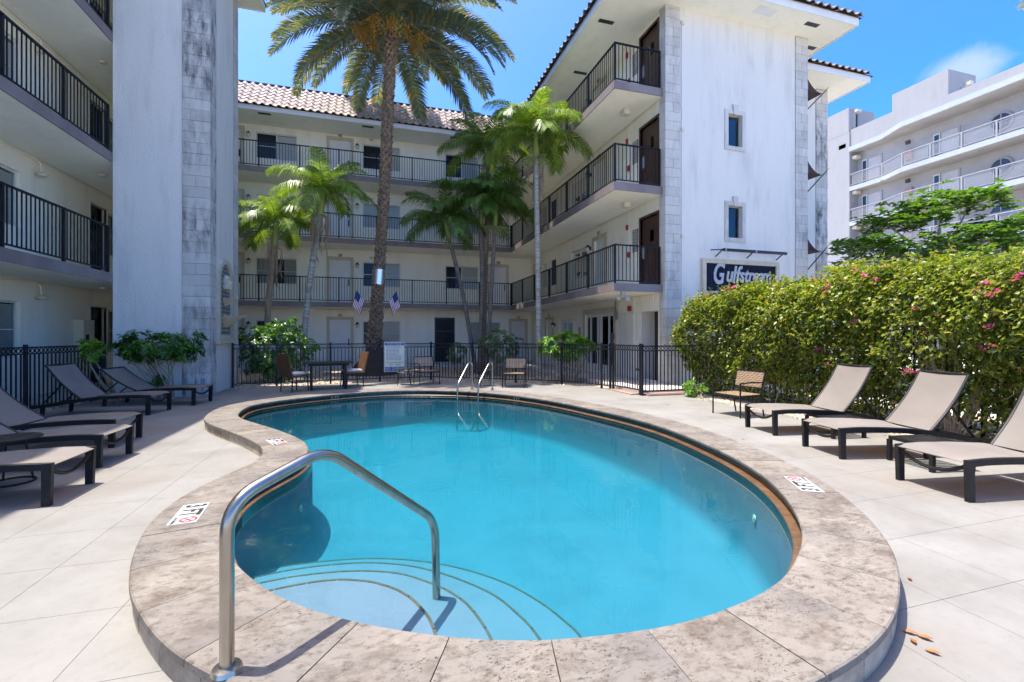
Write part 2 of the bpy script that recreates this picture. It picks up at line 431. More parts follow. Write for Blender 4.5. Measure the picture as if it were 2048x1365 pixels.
def _deck():
    m, nt, b, g = new_mat('painted deck concrete'); P = g.outputs['Position']
    oi = nt.nodes.new('ShaderNodeObjectInfo')
    n1 = noise(nt, P, 1.3, 8, .62, .3)
    base = ramp(nt, n1, [(.30, (.175, .165, .148)), (.5, (.215, .207, .19)), (.68, (.24, .233, .217))])
    blot = noise(nt, P, .45, 3, .5)
    base = mixc(nt, rng(nt, blot, .50, .70, 0, .55), base, (.20, .168, .138))
    n3 = noise(nt, P, 14, 6, .7)
    base = mixc(nt, rng(nt, n3, .50, .72, 0, .45), base, (.165, .154, .137))
    pit = noise(nt, scaled(nt, P, (1.0, 1.7, 1)), 27, 3, .5)
    zone = rng(nt, noise(nt, P, 1.5, 3, .5), .44, .56, 0, 1)
    pm = math2(nt, 'MULTIPLY', rng(nt, pit, .335, .28, 0, 1), zone)
    base = mixc(nt, math2(nt, 'MULTIPLY', pm, .75), base, (.20, .17, .14))
    v = rng(nt, oi.outputs['Random'], 0, 1, .975, 1.02)
    h = nt.nodes.new('ShaderNodeVectorMath'); h.operation = 'SCALE'; nt.links.new(base, h.inputs[0]); nt.links.new(v, h.inputs['Scale'])
    nt.links.new(h.outputs[0], b.inputs['Base Color'])
    b.inputs['Roughness'].default_value = .72; b.inputs['Specular IOR Level'].default_value = .3
    bump(nt, b, math2(nt, 'SUBTRACT', math2(nt, 'MULTIPLY', n3, .4), pm), .4, .004); return m
MT['deck'] = _deck()
MT['deck_joint'] = pmat('deck joint', (.16, .15, .135), (.205, .197, .181), 6, .9)
def _plaster():
    m, nt, b, g = new_mat('pool plaster'); P = g.outputs['Position']
    n1 = noise(nt, P, 1.1, 7, .65, .4)
    base = ramp(nt, n1, [(.30, (.092, .130, .185)), (.5, (.122, .163, .228)), (.7, (.132, .173, .24))])
    n2 = noise(nt, P, 60, 3, .6)
    base = mixc(nt, rng(nt, n2, .45, .75, 0, .18), base, (.095, .127, .158))
    nt.links.new(base, b.inputs['Base Color']); b.inputs['Roughness'].default_value = .8; return m
MT['plaster'] = _plaster()
def _water():
    m, nt, b, g = new_mat('pool water'); nt.nodes.remove(b); P = g.outputs['Position']
    t = nt.nodes.new('ShaderNodeBsdfTransparent'); t.inputs[0].default_value = (.97, .99, 1, 1)
    s = nt.nodes.new('ShaderNodeBsdfGlossy'); s.inputs['Roughness'].default_value = .02
    n1 = noise(nt, P, 2.2, 2, .5, .5); n2 = noise(nt, P, 9, 2, .5, .3)
    h = math2(nt, 'ADD', n1, math2(nt, 'MULTIPLY', n2, .22))
    bp = nt.nodes.new('ShaderNodeBump'); bp.inputs['Strength'].default_value = .12; bp.inputs['Distance'].default_value = .02
    nt.links.new(h, bp.inputs['Height'])
    f = nt.nodes.new('ShaderNodeFresnel'); f.inputs[0].default_value = 1.27
    for x in (s, f): nt.links.new(bp.outputs[0], x.inputs['Normal'])
    mx = nt.nodes.new('ShaderNodeMixShader')
    nt.links.new(f.outputs[0], mx.inputs[0]); nt.links.new(t.outputs[0], mx.inputs[1]); nt.links.new(s.outputs[0], mx.inputs[2])
    out = nt.nodes['Material Output']; nt.links.new(mx.outputs[0], out.inputs[0])
    va = nt.nodes.new('ShaderNodeVolumeAbsorption'); va.inputs['Color'].default_value = (.02, .925, .99, 1); va.inputs['Density'].default_value = .75
    vs = nt.nodes.new('ShaderNodeVolumeScatter'); vs.inputs['Color'].default_value = (.12, .78, 1.0, 1); vs.inputs['Density'].default_value = .075
    va2 = nt.nodes.new('ShaderNodeAddShader'); nt.links.new(va.outputs[0], va2.inputs[0]); nt.links.new(vs.outputs[0], va2.inputs[1])
    nt.links.new(va2.outputs[0], out.inputs['Volume']); return m
MT['water'] = _water()
def _sling():
    m, nt, b, g = new_mat('taupe sling fabric'); P = g.outputs['Position']
    n1 = noise(nt, P, 1.6, 5, .55)
    base = ramp(nt, n1, [(.35, (.215, .197, .175)), (.65, (.265, .242, .216))])
    w = noise(nt, P, 260, 2, .5)
    base = mixc(nt, rng(nt, w, .4, .65, 0, .35), base, (.155, .138, .123))
    nt.links.new(base, b.inputs['Base Color']); b.inputs['Roughness'].default_value = .75
    t = nt.nodes.new('ShaderNodeBsdfTransparent'); t.inputs[0].default_value = (1, .78, .58, 1)
    mx = nt.nodes.new('ShaderNodeMixShader'); mx.inputs[0].default_value = .27
    nt.links.new(b.outputs[0], mx.inputs[1]); nt.links.new(t.outputs[0], mx.inputs[2])
    nt.links.new(mx.outputs[0], nt.nodes['Material Output'].inputs[0]); return m
MT['sling'] = _sling()
def _fountaintile():
    m, nt, b, g = new_mat('patterned fountain tile'); P = g.outputs['Position']
    v = nt.nodes.new('ShaderNodeTexChecker'); v.inputs['Scale'].default_value = 9.5
    sp = nt.nodes.new('ShaderNodeSeparateXYZ'); nt.links.new(P, sp.inputs[0])
    cb = nt.nodes.new('ShaderNodeCombineXYZ')
    a = math2(nt, 'ADD', sp.outputs[1], sp.outputs[2]); c = math2(nt, 'SUBTRACT', sp.outputs[1], sp.outputs[2])
    nt.links.new(a, cb.inputs[0]); nt.links.new(c, cb.inputs[1]); nt.links.new(cb.outputs[0], v.inputs[0])
    v.inputs['Color1'].default_value = (.022, .03, .075, 1); v.inputs['Color2'].default_value = (.33, .32, .31, 1)
    nt.links.new(v.outputs[0], b.inputs['Base Color']); b.inputs['Roughness'].default_value = .3; return m
MT['fountain_tile'] = _fountaintile()
def _signtile():
    m, nt, b, g = new_mat('navy diamond tile'); P = g.outputs['Position']
    sp = nt.nodes.new('ShaderNodeSeparateXYZ'); nt.links.new(P, sp.inputs[0])
    cb = nt.nodes.new('ShaderNodeCombineXYZ')
    nt.links.new(math2(nt, 'ADD', sp.outputs[0], sp.outputs[2]), cb.inputs[0]); nt.links.new(math2(nt, 'SUBTRACT', sp.outputs[0], sp.outputs[2]), cb.inputs[1])
    v = nt.nodes.new('ShaderNodeTexChecker'); v.inputs['Scale'].default_value = 4.6; nt.links.new(cb.outputs[0], v.inputs[0])
    v.inputs['Color1'].default_value = (.004, .007, .022, 1); v.inputs['Color2'].default_value = (.009, .013, .032, 1)
    nt.links.new(v.outputs[0], b.inputs['Base Color']); b.inputs['Roughness'].default_value = .6; b.inputs['Specular IOR Level'].default_value = .15; return m
MT['sign_tile'] = _signtile()
def _meshpanel():
    m, nt, b, g = new_mat('white expanded mesh'); P = g.outputs['Position']
    b.inputs['Base Color'].default_value = (.36, .355, .34, 1); b.inputs['Roughness'].default_value = .6
    sp = nt.nodes.new('ShaderNodeSeparateXYZ'); nt.links.new(P, sp.inputs[0])
    a = math2(nt, 'SINE', math2(nt, 'MULTIPLY', math2(nt, 'ADD', sp.outputs[1], math2(nt, 'MULTIPLY', sp.outputs[2], 1.7)), 48), 0)
    c = math2(nt, 'SINE', math2(nt, 'MULTIPLY', math2(nt, 'SUBTRACT', sp.outputs[1], math2(nt, 'MULTIPLY', sp.outputs[2], 1.7)), 48), 0)
    f = rng(nt, math2(nt, 'MAXIMUM', a, c), .74, .80, 0, 1)
    t = nt.nodes.new('ShaderNodeBsdfTransparent'); mx = nt.nodes.new('ShaderNodeMixShader')
    nt.links.new(f, mx.inputs[0]); nt.links.new(t.outputs[0], mx.inputs[1]); nt.links.new(b.outputs[0], mx.inputs[2])
    nt.links.new(mx.outputs[0], nt.nodes['Material Output'].inputs[0]); return m
MT['mesh'] = _meshpanel()

# ------------------------------------------------------------------ pool outline
CTRL = [(-2.22,9.3),(-2.17,8.54),(-2.0,8.05),(-1.61,7.43),(-1.24,6.86),(-.93,6.3),(-.78,5.9),(-.72,5.5),(-.76,5.08),(-.88,4.75),(-1.0,4.42),(-1.05,4.1),(-1.03,3.75),(-.93,3.35),(-.8,3.02),(-.64,2.75),(-.45,2.5),(-.2,2.27),(.1,2.07),(.45,1.9),(.8,1.8),(1.2,1.755),(1.6,1.78),(2.0,1.88),(2.35,2.06),(2.7,2.32),(3.02,2.67),(3.3,3.08),(3.54,3.57),(3.73,4.2),(3.87,5.0),(3.92,5.7),(3.86,6.4),(3.70,7.2),(3.44,8.2),(3.05,9.15),(2.42,10.05),(1.55,10.72),(.5,11.05),(-.5,10.88),(-1.4,10.4),(-2.0,9.85)]
def catmull(P, closed=True, k=12):
    out = []; n = len(P); P = [Vector(p) for p in P]
    for i in range(n if closed else n-1):
        if closed: a, b, c, d = P[i-1], P[i], P[(i+1) % n], P[(i+2) % n]
        else: a, b, c, d = P[max(i-1, 0)], P[i], P[i+1], P[min(i+2, n-1)]
        for j in range(k):
            t = j/k
            out.append(.5*((2*b) + (c-a)*t + (2*a-5*b+4*c-d)*t*t + (3*b-a-3*c+d)*t**3))
    if not closed: out.append(P[-1])
    return out
def resample(P, n, closed=True):
    Q = P + [P[0]] if closed else P
    L = [0.0]
    for a, b in zip(Q, Q[1:]): L.append(L[-1] + (b-a).length)
    out = []; j = 0; m = n if closed else n-1
    for i in range(n):
        s = L[-1]*i/m
        while j < len(L)-2 and L[j+1] < s: j += 1
        t = (s-L[j])/max(L[j+1]-L[j], 1e-9)
        out.append(Q[j].lerp(Q[j+1], min(t, 1)))
    return out, L[-1]
NP = 456
raw = catmull(CTRL)
LOOP, PER = resample(raw, NP)
for _ in range(3): LOOP = [(LOOP[i-1] + LOOP[i]*2 + LOOP[(i+1) % NP])/4 for i in range(NP)]
area = sum(LOOP[i].x*LOOP[(i+1) % NP].y - LOOP[(i+1) % NP].x*LOOP[i].y for i in range(NP))
sg = 1 if area > 0 else -1
NORM = []
for i in range(NP):
    t = (LOOP[(i+2) % NP] - LOOP[i-2]).normalized(); NORM.append(Vector((t.y, -t.x))*sg)   # outward
def off(d): return [LOOP[i] + NORM[i]*d for i in range(NP)]
def station(u):
    """frame at loop parameter u (in samples, float)"""
    i = int(math.floor(u)) % NP; f = u - math.floor(u); j = (i+1) % NP
    p = LOOP[i].lerp(LOOP[j], f); n = NORM[i].lerp(NORM[j], f).normalized()
    return lambda d, z: (p.x + n.x*d, p.y + n.y*d, z)
def inside(x, y, poly):
    c = False; n = len(poly); j = n-1
    for i in range(n):
        xi, yi = poly[i][0], poly[i][1]; xj, yj = poly[j][0], poly[j][1]
        if (yi > y) != (yj > y) and x < (xj-xi)*(y-yi)/(yj-yi)+xi: c = not c
        j = i
    return c
MID = [tuple(p) for p in off(.22)[::2]]

def cdt_faces(loops, lines=()):
    V, E = [], []
    for lp in loops:
        b = len(V); n = len(lp); V += [Vector(p) for p in lp]; E += [(b+i, b+(i+1) % n) for i in range(n)]
    for a, b_ in lines:
        b = len(V); V += [Vector(a), Vector(b_)]; E.append((b, b+1))
    r = delaunay_2d_cdt(V, E, [], 0, 1e-6)
    return r[0], r[2]

# ------------------------------------------------------------------ ground, planting beds, deck
G = 400
v, f = cdt_faces([[(-G,-G),(G,-G),(G,G),(-G,G)], MID])
mb = MB()
for t in f:
    c = sum((v[i] for i in t), Vector((0, 0)))/len(t)
    if not inside(c.x, c.y, MID): mb.quad(*[(v[i].x, v[i].y, -.014) for i in t])
ground = struct(mb.build('ground', MT['asphalt']))
mb = MB()
for poly in ([(-7.2,12.2),(-3.7,12.2),(-3.7,13.2),(7.7,10.0),(7.7,20.75),(-7.2,20.75)], [(6.9,-4),(10.4,-4),(10.4,9.7),(6.9,9.7)], [(-7.2,-4),(-5.6,-4),(-5.6,12.2),(-7.2,12.2)]):
    mb.quad(*[(x, y, -.006) for x, y in poly])
bed = struct(mb.build('planting_bed', MT['soil']))

DECK = [(-5.95,-4),(7.15,-4),(7.2,9.1),(7.9,9.3),(7.9,9.72),(6.22,9.72),(6.0,11.2),(5.25,12.35),(3.0,13.85),(1.7,14.75),(.1,14.55),(-2.7,14.25),(-3.95,13.9),(-3.95,12.45),(-5.95,12.2)]
S, JX, JY, GAP = .61, -1.9, 2.32, .0013
lines = []
for k in range(-8, 18):
    x = JX + S*k
    if -6.1 < x < 8: lines += [((x-GAP, -4.1), (x-GAP, 15)), ((x+GAP, -4.1), (x+GAP, 15))]
for k in range(-12, 22):
    y = JY + S*k
    if -4 < y < 14.9: lines += [((-6, y-GAP), (8, y-GAP)), ((-6, y+GAP), (8, y+GAP))]
v, f = cdt_faces([DECK, MID], lines)
cells = {}; joint = MB()
for t in f:
    c = sum((v[i] for i in t), Vector((0, 0)))/len(t)
    if not inside(c.x, c.y, DECK) or inside(c.x, c.y, MID): continue
    fx, fy = (c.x-JX)/S, (c.y-JY)/S
    if abs(fx-round(fx))*S < GAP or abs(fy-round(fy))*S < GAP:
        joint.quad(*[(v[i].x, v[i].y, -.0035) for i in t])
    else: cells.setdefault((math.floor(fx), math.floor(fy)), []).append(t)
deck = struct(joint.build('pool_deck', MT['deck_joint']))
def cell_mesh(mb, tris):
    ids = {}; cnt = {}
    for t in tris:
        for a, b in zip(t, t[1:]+t[:1]): cnt[(a, b)] = cnt.get((a, b), 0)+1
    for t in tris: mb.quad(*[(v[i].x, v[i].y, 0.0) for i in t])
    for a, b in cnt:
        if (b, a) not in cnt: mb.quad((v[a].x, v[a].y, 0), (v[a].x, v[a].y, -.004), (v[b].x, v[b].y, -.004), (v[b].x, v[b].y, 0))
def seen_size(c):
    x, y = JX+S*(c[0]+.5), JY+S*(c[1]+.5)
    A_ = R(16.76); t = x*math.sin(A_)+y*math.cos(A_); s_ = x*math.cos(A_)-y*math.sin(A_)
    if t < 1.2 or abs(s_/t) > 1.2: return 0
    return 1/t**2
order = sorted(cells, key=seen_size, reverse=True)
for c in order[:260]:
    mb = MB(); cell_mesh(mb, cells[c]); mb.build('paving_slab', MT['deck'], deck)
mb = MB()
for c in order[260:]: cell_mesh(mb, cells[c])
stuff(mb.build('outer_paving', MT['deck'], deck))

# ------------------------------------------------------------------ pool
pool = thing('swimming_pool', 'kidney shaped swimming pool with raised travertine coping and turquoise water', 'swimming pool', (.9, 5.5, 0))
NC = 57
for k in range(NC):
    a, b = NP*k/NC, NP*(k+1)/NC; gp = .0022*NP/PER
    us = np.linspace(a+gp, b-gp, 9); h = random.uniform(-.0012, .0012)
    prof = [(.0, .112), (-.004, .122), (-.003, .142), (.004, .1495), (.452, .1495), (.460, .143), (.461, .112)]
    MB().sweep([station(u) for u in us], [(d, z+h) for d, z in prof]).build('coping_stone', MT['travertine'], pool, smooth=True)
NFACE = 84
for k in range(NFACE):
    a, b = NP*(k+.3)/NFACE, NP*(k+1.3)/NFACE; gp = .002*NP/PER; e = random.uniform(-.003, .002)
    MB().sweep([station(u) for u in np.linspace(a+gp, b-gp, 6)], [(.40, -.02), (.40, .110), (.445+e, .110), (.448+e, .106), (.448+e, -.02)]).build('coping_riser', MT['riser'], pool)
allst = [station(i) for i in range(0, NP, 2)]
MB().sweep(allst, [(.05, -.06), (.05, .109), (.41, .109), (.41, -.06)], closed=True).build('coping_bed', MT['grout'], pool)
NT = 176
for k in range(NT):
    a, b = NP*k/NT, NP*(k+1)/NT; gp = .0016*NP/PER
    us = np.linspace(a+gp, b-gp, 3)
    MB().sweep([station(u) for u in us], [(.022, .048), (.022, .111), (.034, .111), (.034, .048)]).build('waterline_tile', MT['black_tile'], pool)
    MB().sweep([station(u) for u in us], [(-.052, .032), (-.052, .040), (-.046, .046), (.034, .0465), (.034, .032)]).build('ledge_tile', MT['ledge_tile'], pool)
MB().sweep(allst, [(-.049, -.07), (-.049, .0335), (.051, .0335), (.051, .108), (.030, .108), (.030, .047), (.0, .04)][:5] + [(.051, -.07)], closed=True).build('ledge_grout', MT['grout'], pool)
MB().sweep(allst, [(.028, .0455), (.028, .110), (.052, .110), (.052, .0455)], closed=True).build('tile_backing', MT['grout'], pool)
MB().sweep(allst, [(-.0505, -.055), (-.0505, .031), (-.03, .031), (-.03, -.055)], closed=True).build('tile_band', MT['black_tile'], pool)
def floor_z(x, y): 
    t = min(max((y-3.8)/5.5, 0), 1); t = t*t*(3-2*t); return -.80 + .10*t
# shell: wall, cove, floor
rings = []
for d, k in ((-.047, None), (-.048, .5), (-.05, .80), (-.075, .90), (-.13, .97), (-.20, 1.0)):
    lp = off(d)[::2]; rings.append([(p.x, p.y, -.04 if k is None else lerp(-.04, floor_z(p.x, p.y), k)) for p in lp])
mb = MB(); n = len(rings[0])
for r_ in rings: mb.v += r_
for i in range(len(rings)-1):
    for j in range(n):
        j2 = (j+1) % n; mb.f.append((i*n+j, i*n+j2, (i+1)*n+j2, (i+1)*n+j))
mb.build('pool_wall', MT['plaster'], pool, smooth=True)
last = [(p[0], p[1]) for p in rings[-1]]
gl = []
for k in range(0, 30):
    y = 1.6+k*.34; gl.append(((-3, y), (5, y)))
v, f = cdt_faces([last], gl)
mb = MB(); mb.v = [(p.x, p.y, floor_z(p.x, p.y)) for p in v]
mb.f = [tuple(t) for t in f if inside(sum(v[i].x for i in t)/len(t), sum(v[i].y for i in t)/len(t), last)]
mb.build('pool_floor', MT['plaster'], pool, smooth=True)
# entry steps
ARCS = [(-.12, [(-.95,3.02),(-.6,3.11),(-.3,3.13),(-.1,3.07),(.05,2.97),(.17,2.83),(.25,2.66),(.30,2.43),(.30,1.9)]),
        (-.27, [(-1.1,3.45),(-.73,3.53),(-.48,3.55),(-.15,3.51),(.16,3.38),(.38,3.17),(.5,3.0),(.58,2.8),(.63,2.45),(.63,1.75)]),
        (-.42, [(-1.2,3.85),(-.87,3.94),(-.54,3.98),(-.13,3.94),(.18,3.82),(.40,3.67),(.6,3.47),(.8,3.2),(.9,2.95),(.97,2.6),(.98,1.7)]),
        (-.57, [(-1.25,4.28),(-.97,4.36),(-.52,4.38),(-.05,4.31),(.37,4.14),(.72,3.89),(1.01,3.57),(1.18,3.26),(1.27,3.0),(1.32,2.7),(1.32,1.7)])]
for zi, pts in ARCS:
    arc, L_ = resample(catmull(pts, False), 60, False)
    poly = [tuple(p) for p in arc] + [(.2, 1.55), (-.6, 2.1), (-1.25, 2.8)]
    st = MB().prism(poly, -.95, zi).build('entry_step', MT['plaster'], pool, smooth=True)
    nn = int(L_/.17)
    for k in range(nn):
        seg, _ = resample(catmull(pts, False), nn*4+1, False)
        sub = seg[k*4:k*4+5]
        c = sub[2]
        if not inside(c.x, c.y, [tuple(p) for p in off(-.05)[::3]]): continue
        m = MB()
        def fr(p, q, s_):
            t = (q-p).normalized(); nrm = Vector((t.y, -t.x)); p = p.lerp(q, s_)
            return lambda d, z: (p.x-nrm.x*d, p.y-nrm.y*d, z)
        sts = [fr(sub[0], sub[1], .08), fr(sub[1], sub[2], 0), fr(sub[2], sub[3], 0), fr(sub[3], sub[4], .92)]
        m.sweep(sts, [(-.006, zi-.02), (-.006, zi+.003), (.012, zi+.003), (.012, zi-.02)])
        m.build('step_edge_tile', MT['step_tile'] if 'step_tile' in MT else MT['trim'], st)
# water body
wl_ = [(p.x, p.y) for p in off(-.044)[::2]]
water = MB().prism(wl_, -1.7, .021).build('pool_water', MT['water'], pool)
# return fittings on the wall
for (x, y, z) in ((-.90, 3.62, -.28), (3.42, 3.45, -.28), (-.6, 4.95, -.3)):
    i = min(range(NP), key=lambda q: (LOOP[q]-Vector((x, y))).length); p = LOOP[i]-NORM[i]*.055; nn = NORM[i]
    rot = Vector((-nn.x, -nn.y, 0)).to_track_quat('Z', 'Y').to_matrix().to_4x4()
    m = MB().lathe([(0, .014), (.012, .014), (.016, .008), (.034, .010), (.038, 0)], 14)
    inst('return_fitting', m.mesh('return_fitting', MT['paper'], True), pool, Matrix.Translation((p.x, p.y, z)) @ rot)

def text_part(name, txt, size, W, mat, parent=None, ext=.001, shear=0.0, bold=0.0, align='CENTER', sx=1.0, lspace=1.0):
    c = bpy.data.curves.new(name, 'FONT'); c.body = txt; c.size = size; c.extrude = ext; c.shear = shear; c.offset = bold
    c.align_x = align; c.align_y = 'CENTER'; c.space_line = lspace; c.resolution_u = 4
    tmp = bpy.data.objects.new('tmp_text', c); COL.objects.link(tmp); bpy.context.view_layer.update()
    me = bpy.data.meshes.new_from_object(tmp.evaluated_get(bpy.context.evaluated_depsgraph_get())); me.name = name
    bpy.data.objects.remove(tmp); bpy.data.curves.remove(c)
    me.materials.clear(); me.materials.append(mat)
    return inst(name, me, parent, W @ Matrix.Diagonal((sx, 1, 1, 1)))
def text_bars(name, W, w, h, rows, bh, mat, parent, seed=0):
    """print too small to read: rows of word-length strokes"""
    rs = random.Random(seed); m = MB()
    for r_ in range(rows):
        z = h/2 - (r_+.5)*h/rows; x = -w/2; end = w/2*rs.uniform(.35, 1)
        while x < end:
            L_ = rs.uniform(.05, .16)*w*1.6; e = min(x+L_, w/2)
            k = max(1, int((e-x)/(bh*.62)))
            for i in range(k):
                a = x+(e-x)*i/k; b = a+(e-x)/k*.72
                m.quad((a, z-bh*rs.uniform(.35, .5), 0), (b, z-bh*.4, 0), (b, z+bh*rs.uniform(.2, .45), 0), (a, z+bh*.4, 0))
            x = e + bh*.8
    return inst(name, m.mesh(name, mat), parent, W)
# depth markers let into the coping
def depth_marker(x, y, label, main='3 FT', d=.25, L_=.40, Wd=.175):
    i = min(range(NP), key=lambda q: (LOOP[q]-Vector((x, y))).length); nn = NORM[i]; p = LOOP[i]+nn*d
    up = Vector((-nn.x, -nn.y, 0)); right = up.cross(Vector((0, 0, 1)))
    W = Matrix.Translation((p.x, p.y, .1515)) @ Matrix((( *right, 0), (*up, 0), (0, 0, 1, 0), (0, 0, 0, 1))).transposed()
    o = thing('depth_marker', label, 'depth marker', (p.x, p.y, .15), 0, 'depth markers on the coping')
    inst('plate', MB().cbox(-L_/2, -Wd/2, -.004, L_/2, Wd/2, .003, .001).mesh('plate', MT['paper']), o, W)
    U = W @ Matrix.Translation((0, 0, .0036))
    text_part('lettering', main, .185, U @ Matrix.Translation((-.062, .0, 0)), MT['ink'], o, .0006, bold=.005, sx=.70)
    ring = MB()
    for j in range(24):
        a, b = 2*math.pi*j/24, 2*math.pi*(j+1)/24
        ring.quad(*[(r_*math.cos(g), r_*math.sin(g), 0) for r_, g in ((.040, a), (.054, a), (.054, b), (.040, b))])
    ring.quad((-.037, .030, .0003), (-.030, .037, .0003), (.037, -.030, .0003), (.030, -.037, .0003))
    inst('prohibition_ring', ring.mesh('prohibition_ring', MT['redink']), o, U @ Matrix.Translation((.135, .025, .0006)))
    fig = MB().quad((-.03,-.022,0),(-.024,-.028,0),(.022,.008,0),(.016,.016,0)).quad((.02,.012,0),(.032,.012,0),(.032,.024,0),(.02,.024,0))
    inst('diver_symbol', fig.mesh('diver_symbol', MT['ink']), o, U @ Matrix.Translation((.135, .025, .0003)))
    text_part('small_lettering', 'NO DIVING', .026, U @ Matrix.Translation((.135, -.062, 0)), MT['ink'], o, .0006, bold=.0006, sx=.9)
    return o
depth_marker(-1.0, 3.9, 'white 3 FT depth marker on coping beside the curved handrail')
depth_marker(3.38, 3.15, 'white 3 FT depth marker on coping opposite the sunlit loungers')
depth_marker(-.92, 6.25, 'white 5 FT depth marker on the inward bend of the coping', '5 FT', .26, .36, .17)
for (x, y, tx) in ((-.85, 10.75, '6 FT'), (2.9, 9.4, '5 FT')):
    i = min(range(NP), key=lambda q: (LOOP[q]-Vector((x, y))).length); nn = NORM[i]; p = LOOP[i]+nn*.0205
    up = Vector((0, 0, 1)); right = up.cross(Vector((-nn.x, -nn.y, 0))); fw = Vector((-nn.x, -nn.y, 0))
    W = Matrix.Translation((p.x, p.y, .079)) @ Matrix(((*right, 0), (*up, 0), (*fw, 0), (0, 0, 0, 1))).transposed()
    text_part('tile_lettering', tx, .062, W, MT['paper'], pool, .0008, bold=.001, sx=1.6)

# ------------------------------------------------------------------ rails
def smooth_path(pts, r=.1, k=6):
    out = [Vector(pts[0])]
    for a, b, c in zip(pts, pts[1:], pts[2:]):
        a, b, c = Vector(a), Vector(b), Vector(c)
        u = (a-b); w = (c-b); rr = min(r, u.length*.48, w.length*.48)
        p, q = b+u.normalized()*rr, b+w.normalized()*rr
        for i in range(k+1):
            t = i/k; out.append((1-t)**2*p + 2*t*(1-t)*b + t*t*q)
    out.append(Vector(pts[-1])); return out
h0, h1 = Vector((-.55, 2.01, 0)), Vector((.39, 3.0, 0))
def hp(s, z): q = h0.lerp(h1, s); return (q.x, q.y, z)
hr = thing('handrail', 'polished steel handrail bent over the pool entry steps', 'handrail', (-.55, 2.01, .15))
MB().tube(smooth_path([hp(0, .13), hp(0, .80), hp(.34, .905), hp(.985, .245), hp(1.0, -.43)], .13, 8), .026, 14).build('rail_tube', MT['steel'], hr, True)
MB().lathe([(.027, .02), (.05, .016), (.056, .0)], 16, (-.55, 2.01, .1495)).build('escutcheon', MT['steel'], hr, True)
ld = thing('pool_ladder', 'steel grab rail pool ladder at the far edge of the pool', 'pool ladder', (2.35, 10.5, .15))
for (ax, ay), (bx, by) in (((2.24, 10.78), (1.76, 10.14)), ((2.70, 10.60), (2.20, 9.98))):
    a, b = Vector((ax, ay, 0)), Vector((bx, by, 0))
    def lp(s, z): q = a.lerp(b, s); return (q.x, q.y, z)
    MB().tube(smooth_path([lp(0, .12), lp(0, .80), lp(.22, .80), lp(.95, .34), lp(1, -.9)], .12, 6), .021, 10).build('rail_tube', MT['steel'], ld, True)
    MB().lathe([(.022, .02), (.045, .014), (.05, 0)], 12, (ax, ay, .1495 if (Vector((ax, ay))-LOOP[0]).length else 0)).build('escutcheon', MT['steel'], ld, True)
for z in (-.25, -.5):
    MB().bar((1.77, 10.15, z), (2.19, 9.99, z), .08, .03).build('tread', MT['steel'], ld)

# ------------------------------------------------------------------ building kit
class Fr:
    def __init__(s, o, a, n): s.o, s.a, s.n = Vector(o), Vector(a), Vector(n)
    def p(s, t, d, z): return s.o + s.a*t + s.n*d + Vector((0, 0, z))
    def box(s, mb, t0, t1, d0, d1, z0, z1):
        q = [s.p(t0,d0,z0), s.p(t1,d0,z0), s.p(t1,d1,z0), s.p(t0,d1,z0), s.p(t0,d0,z1), s.p(t1,d0,z1), s.p(t1,d1,z1), s.p(t0,d1,z1)]
        if s.a.cross(s.n).z < 0: q = [q[3], q[2], q[1], q[0], q[7], q[6], q[5], q[4]]
        return mb.hexa(q)
    def W(s, t, d, z):
        """text frame: x along reading direction seen from outside, y up, z out"""
        x = Vector((0, 0, 1)).cross(s.n)
        return Matrix.Translation(s.p(t, d, z)) @ Matrix(((*x, 0), (0, 0, 1, 0), (*s.n, 0), (0, 0, 0, 1))).transposed()
def wall(parent, fr, t0, t1, z0, z1, ops, mat, depth=.16, name='wall', back=True):
    ts = sorted({t0, t1, *[min(max(x, t0), t1) for o in ops for x in o[:2]]}); zs = sorted({z0, z1, *[x for o in ops for x in o[2:4]]})
    mb = MB()
    for a, b in zip(ts, ts[1:]):
        for c, d in zip(zs, zs[1:]):
            m, k = (a+b)/2, (c+d)/2
            if any(o[0] < m < o[1] and o[2] < k < o[3] for o in ops): continue
            mb.quad(fr.p(a,0,c), fr.p(b,0,c), fr.p(b,0,d), fr.p(a,0,d))
    for o in ops:
        a, b, c, d = o[:4]
        for p, q in (((a,c),(b,c)), ((b,c),(b,d)), ((b,d),(a,d)), ((a,d),(a,c))):
            mb.quad(fr.p(p[0],0,p[1]), fr.p(q[0],0,q[1]), fr.p(q[0],-depth,q[1]), fr.p(p[0],-depth,p[1]))
    w = mb.build(name, mat, parent)
    if back: fr.box(MB(), t0+.6, t1-.2, -.9, -.6, z0+.01, z1).build('interior', MT['interior'], parent)  # backing slab painted dark to stand for the shade inside the rooms
    return w
